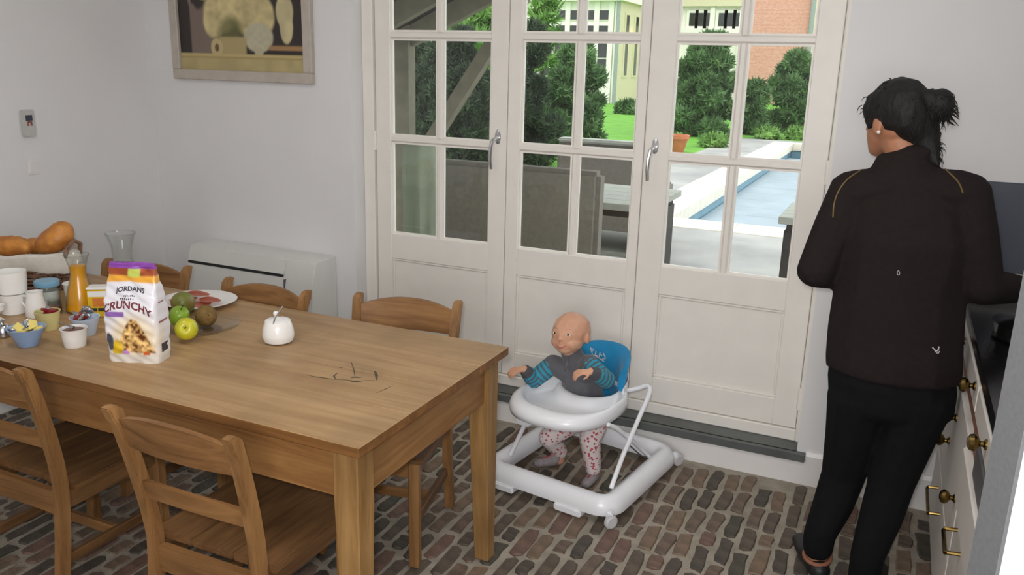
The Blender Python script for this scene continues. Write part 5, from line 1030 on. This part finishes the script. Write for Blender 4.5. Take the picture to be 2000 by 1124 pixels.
# ------------------------------------------------------------------ houses
mat('house_white', (238, 234, 222), .7, var=.02); mat('house_cream', (214, 204, 172), .7, var=.04); mat('dark_glass', (48, 50, 46), .15, var=.2, scale=2); mat('roof_tile', (150, 110, 90), .8, var=.15, scale=4); mat('pipe_grey', (150, 156, 152), .5, var=.05)
m_ = bpy.data.materials.new('far_brick'); m_.use_nodes = True; nt = m_.node_tree; b_ = nt.nodes['Principled BSDF']; tc = nt.nodes.new('ShaderNodeTexCoord'); mp = nt.nodes.new('ShaderNodeMapping'); mp.inputs['Rotation'].default_value = (math.pi/2, 0, 0); bt = nt.nodes.new('ShaderNodeTexBrick'); bt.inputs['Color1'].default_value = (*lin((212, 152, 136)), 1); bt.inputs['Color2'].default_value = (*lin((200, 134, 118)), 1); bt.inputs['Mortar'].default_value = (*lin((226, 200, 186)), 1); bt.inputs['Scale'].default_value = 4.2; bt.inputs['Mortar Size'].default_value = .014; nt.links.new(tc.outputs['Object'], mp.inputs[0]); nt.links.new(mp.outputs[0], bt.inputs[0]); nt.links.new(bt.outputs[0], b_.inputs['Base Color']); b_.inputs['Roughness'].default_value = .85; MATS['far_brick'] = m_
HY = 34.
t = thing('conservatory', 'cream and white garden house with tall windows behind the trees', 'building', (aty(1203, 100, HY).x, HY, 0)); O = Vector(t.location)
def fx_(x, z_y=100): return aty(x, z_y, HY).x-O.x
def fz_(y, x=1150): return aty(x, y, HY).z
def hb(nm, x0, x1, y0, y1, d0, d1, m, par=None): bm = BM(); box(bm, (x0, d0, y0), (x1, d1, y1)); return obj(nm, bm, m, par or t, False)
XLh = fx_(930); ztop = fz_(2)
hb('wall', XLh, 0, 0, ztop, .12, 5.0, 'house_white'); hb('cornice', XLh-.3, .3, ztop, ztop+.45, -.35, 5.3, 'house_white'); hb('roof', XLh-.2, .2, ztop+.45, ztop+2.2, -.2, 5.2, 'roof_tile')
cols = [1050, 1078, 1106, 1134, 1162, 1190, 1203]
rows = [(20, 38), (50, 66), (82, 112), (115, 150)]
for a, b in zip(cols, cols[1:]): 
    for (u, v) in rows:
        xa, xb = fx_(a)+.12, fx_(b)-.12 if b < 1203 else fx_(b)-.1
        if xb-xa < .15: continue
        w_ = hb('window', xa-.04, xb+.04, fz_(v)-.04, fz_(u)+.04, .06, .119, 'house_white'); hb('pane', xa, xb, fz_(v), fz_(u), .04, .059, 'dark_glass', w_)
for a in cols[:-1]: hb('pilaster', fx_(a)-.12, fx_(a)+.12, 0, ztop-.01, 0, .119, 'house_white')
hb('pilaster', -.14, 0, 0, ztop-.01, 0, .119, 'house_white')
hb('side_wall', .0005, .10, 0, ztop-.002, .0, 5.0, 'house_cream')
for (d, (u, v)) in ((.7, (22, 150)), (2.2, (22, 150)), (3.6, (22, 150))):
    bm = BM(); box(bm, (.10, d, fz_(v)), (.14, d+.8, fz_(u))); w_ = obj('window', bm, 'house_cream', t, False); bm = BM(); box(bm, (.1401, d+.2, fz_(v)+.1), (.15, d+.6, fz_(u)-.1)); obj('pane', bm, 'dark_glass', w_, False)
bm = BM(); tube(bm, [(.05, -.08, 0), (.05, -.08, ztop)], .09, 10); obj('downpipe', bm, 'pipe_grey', t)
bm = BM(); box(bm, (.14, 1.7, fz_(70)), (.4, 1.95, fz_(62)), .02); o = obj('wall_lamp', bm, None, t, False); le = bpy.data.materials.new('lamp_glow'); le.use_nodes = True; le.node_tree.nodes['Principled BSDF'].inputs['Emission Color'].default_value = (1, .75, .3, 1); le.node_tree.nodes['Principled BSDF'].inputs['Emission Strength'].default_value = 4; o.data.materials.append(le)
HY2 = 42.
t = thing('brick_house', 'red brick house with a white window band', 'house', (aty(1455, 100, HY2).x, HY2, 0)); O = Vector(t.location)
g = lambda x, y=60: aty(x, y, HY2).x-O.x; gz = lambda y, x=1450: aty(x, y, HY2).z
hb('wall', g(1458), g(1580), 0, gz(-120), 0, 6, 'far_brick'); hb('wall', g(1250), g(1457.5), 0, gz(12), .3, 6, 'house_white'); hb('fascia', g(1250)-.2, g(1457.5), gz(12)+.001, gz(-8), .0, 6, 'house_cream'); hb('roof', g(1250)-.2, g(1457.5), gz(-7.9), gz(-60), .2, 6, 'roof_tile')
hb('wall', g(1580.5), g(1800), 0, gz(-60), 1.5, 6, 'house_white')
bm = BM(); tube(bm, [(g(1584), -.15, 0), (g(1584), -.15, gz(-120))], .12, 10); obj('downpipe', bm, 'pipe_grey', t)
for k, x in enumerate((1343, 1360, 1376, 1400, 1417, 1434)):
    w_ = hb('window', g(x)-.16, g(x+11)+.16, gz(52)-.12, gz(24)+.12, .2, .299, 'house_white'); hb('pane', g(x), g(x+11), gz(51), gz(25), .17, .199, 'dark_glass', w_)
for x in (1325, 1388, 1446): hb('pilaster', g(x)-.12, g(x)+.12, 0, gz(14), .1, .298, 'house_white')
hb('sill', g(1325), g(1446), gz(66), gz(56), .02, .299, 'house_white')
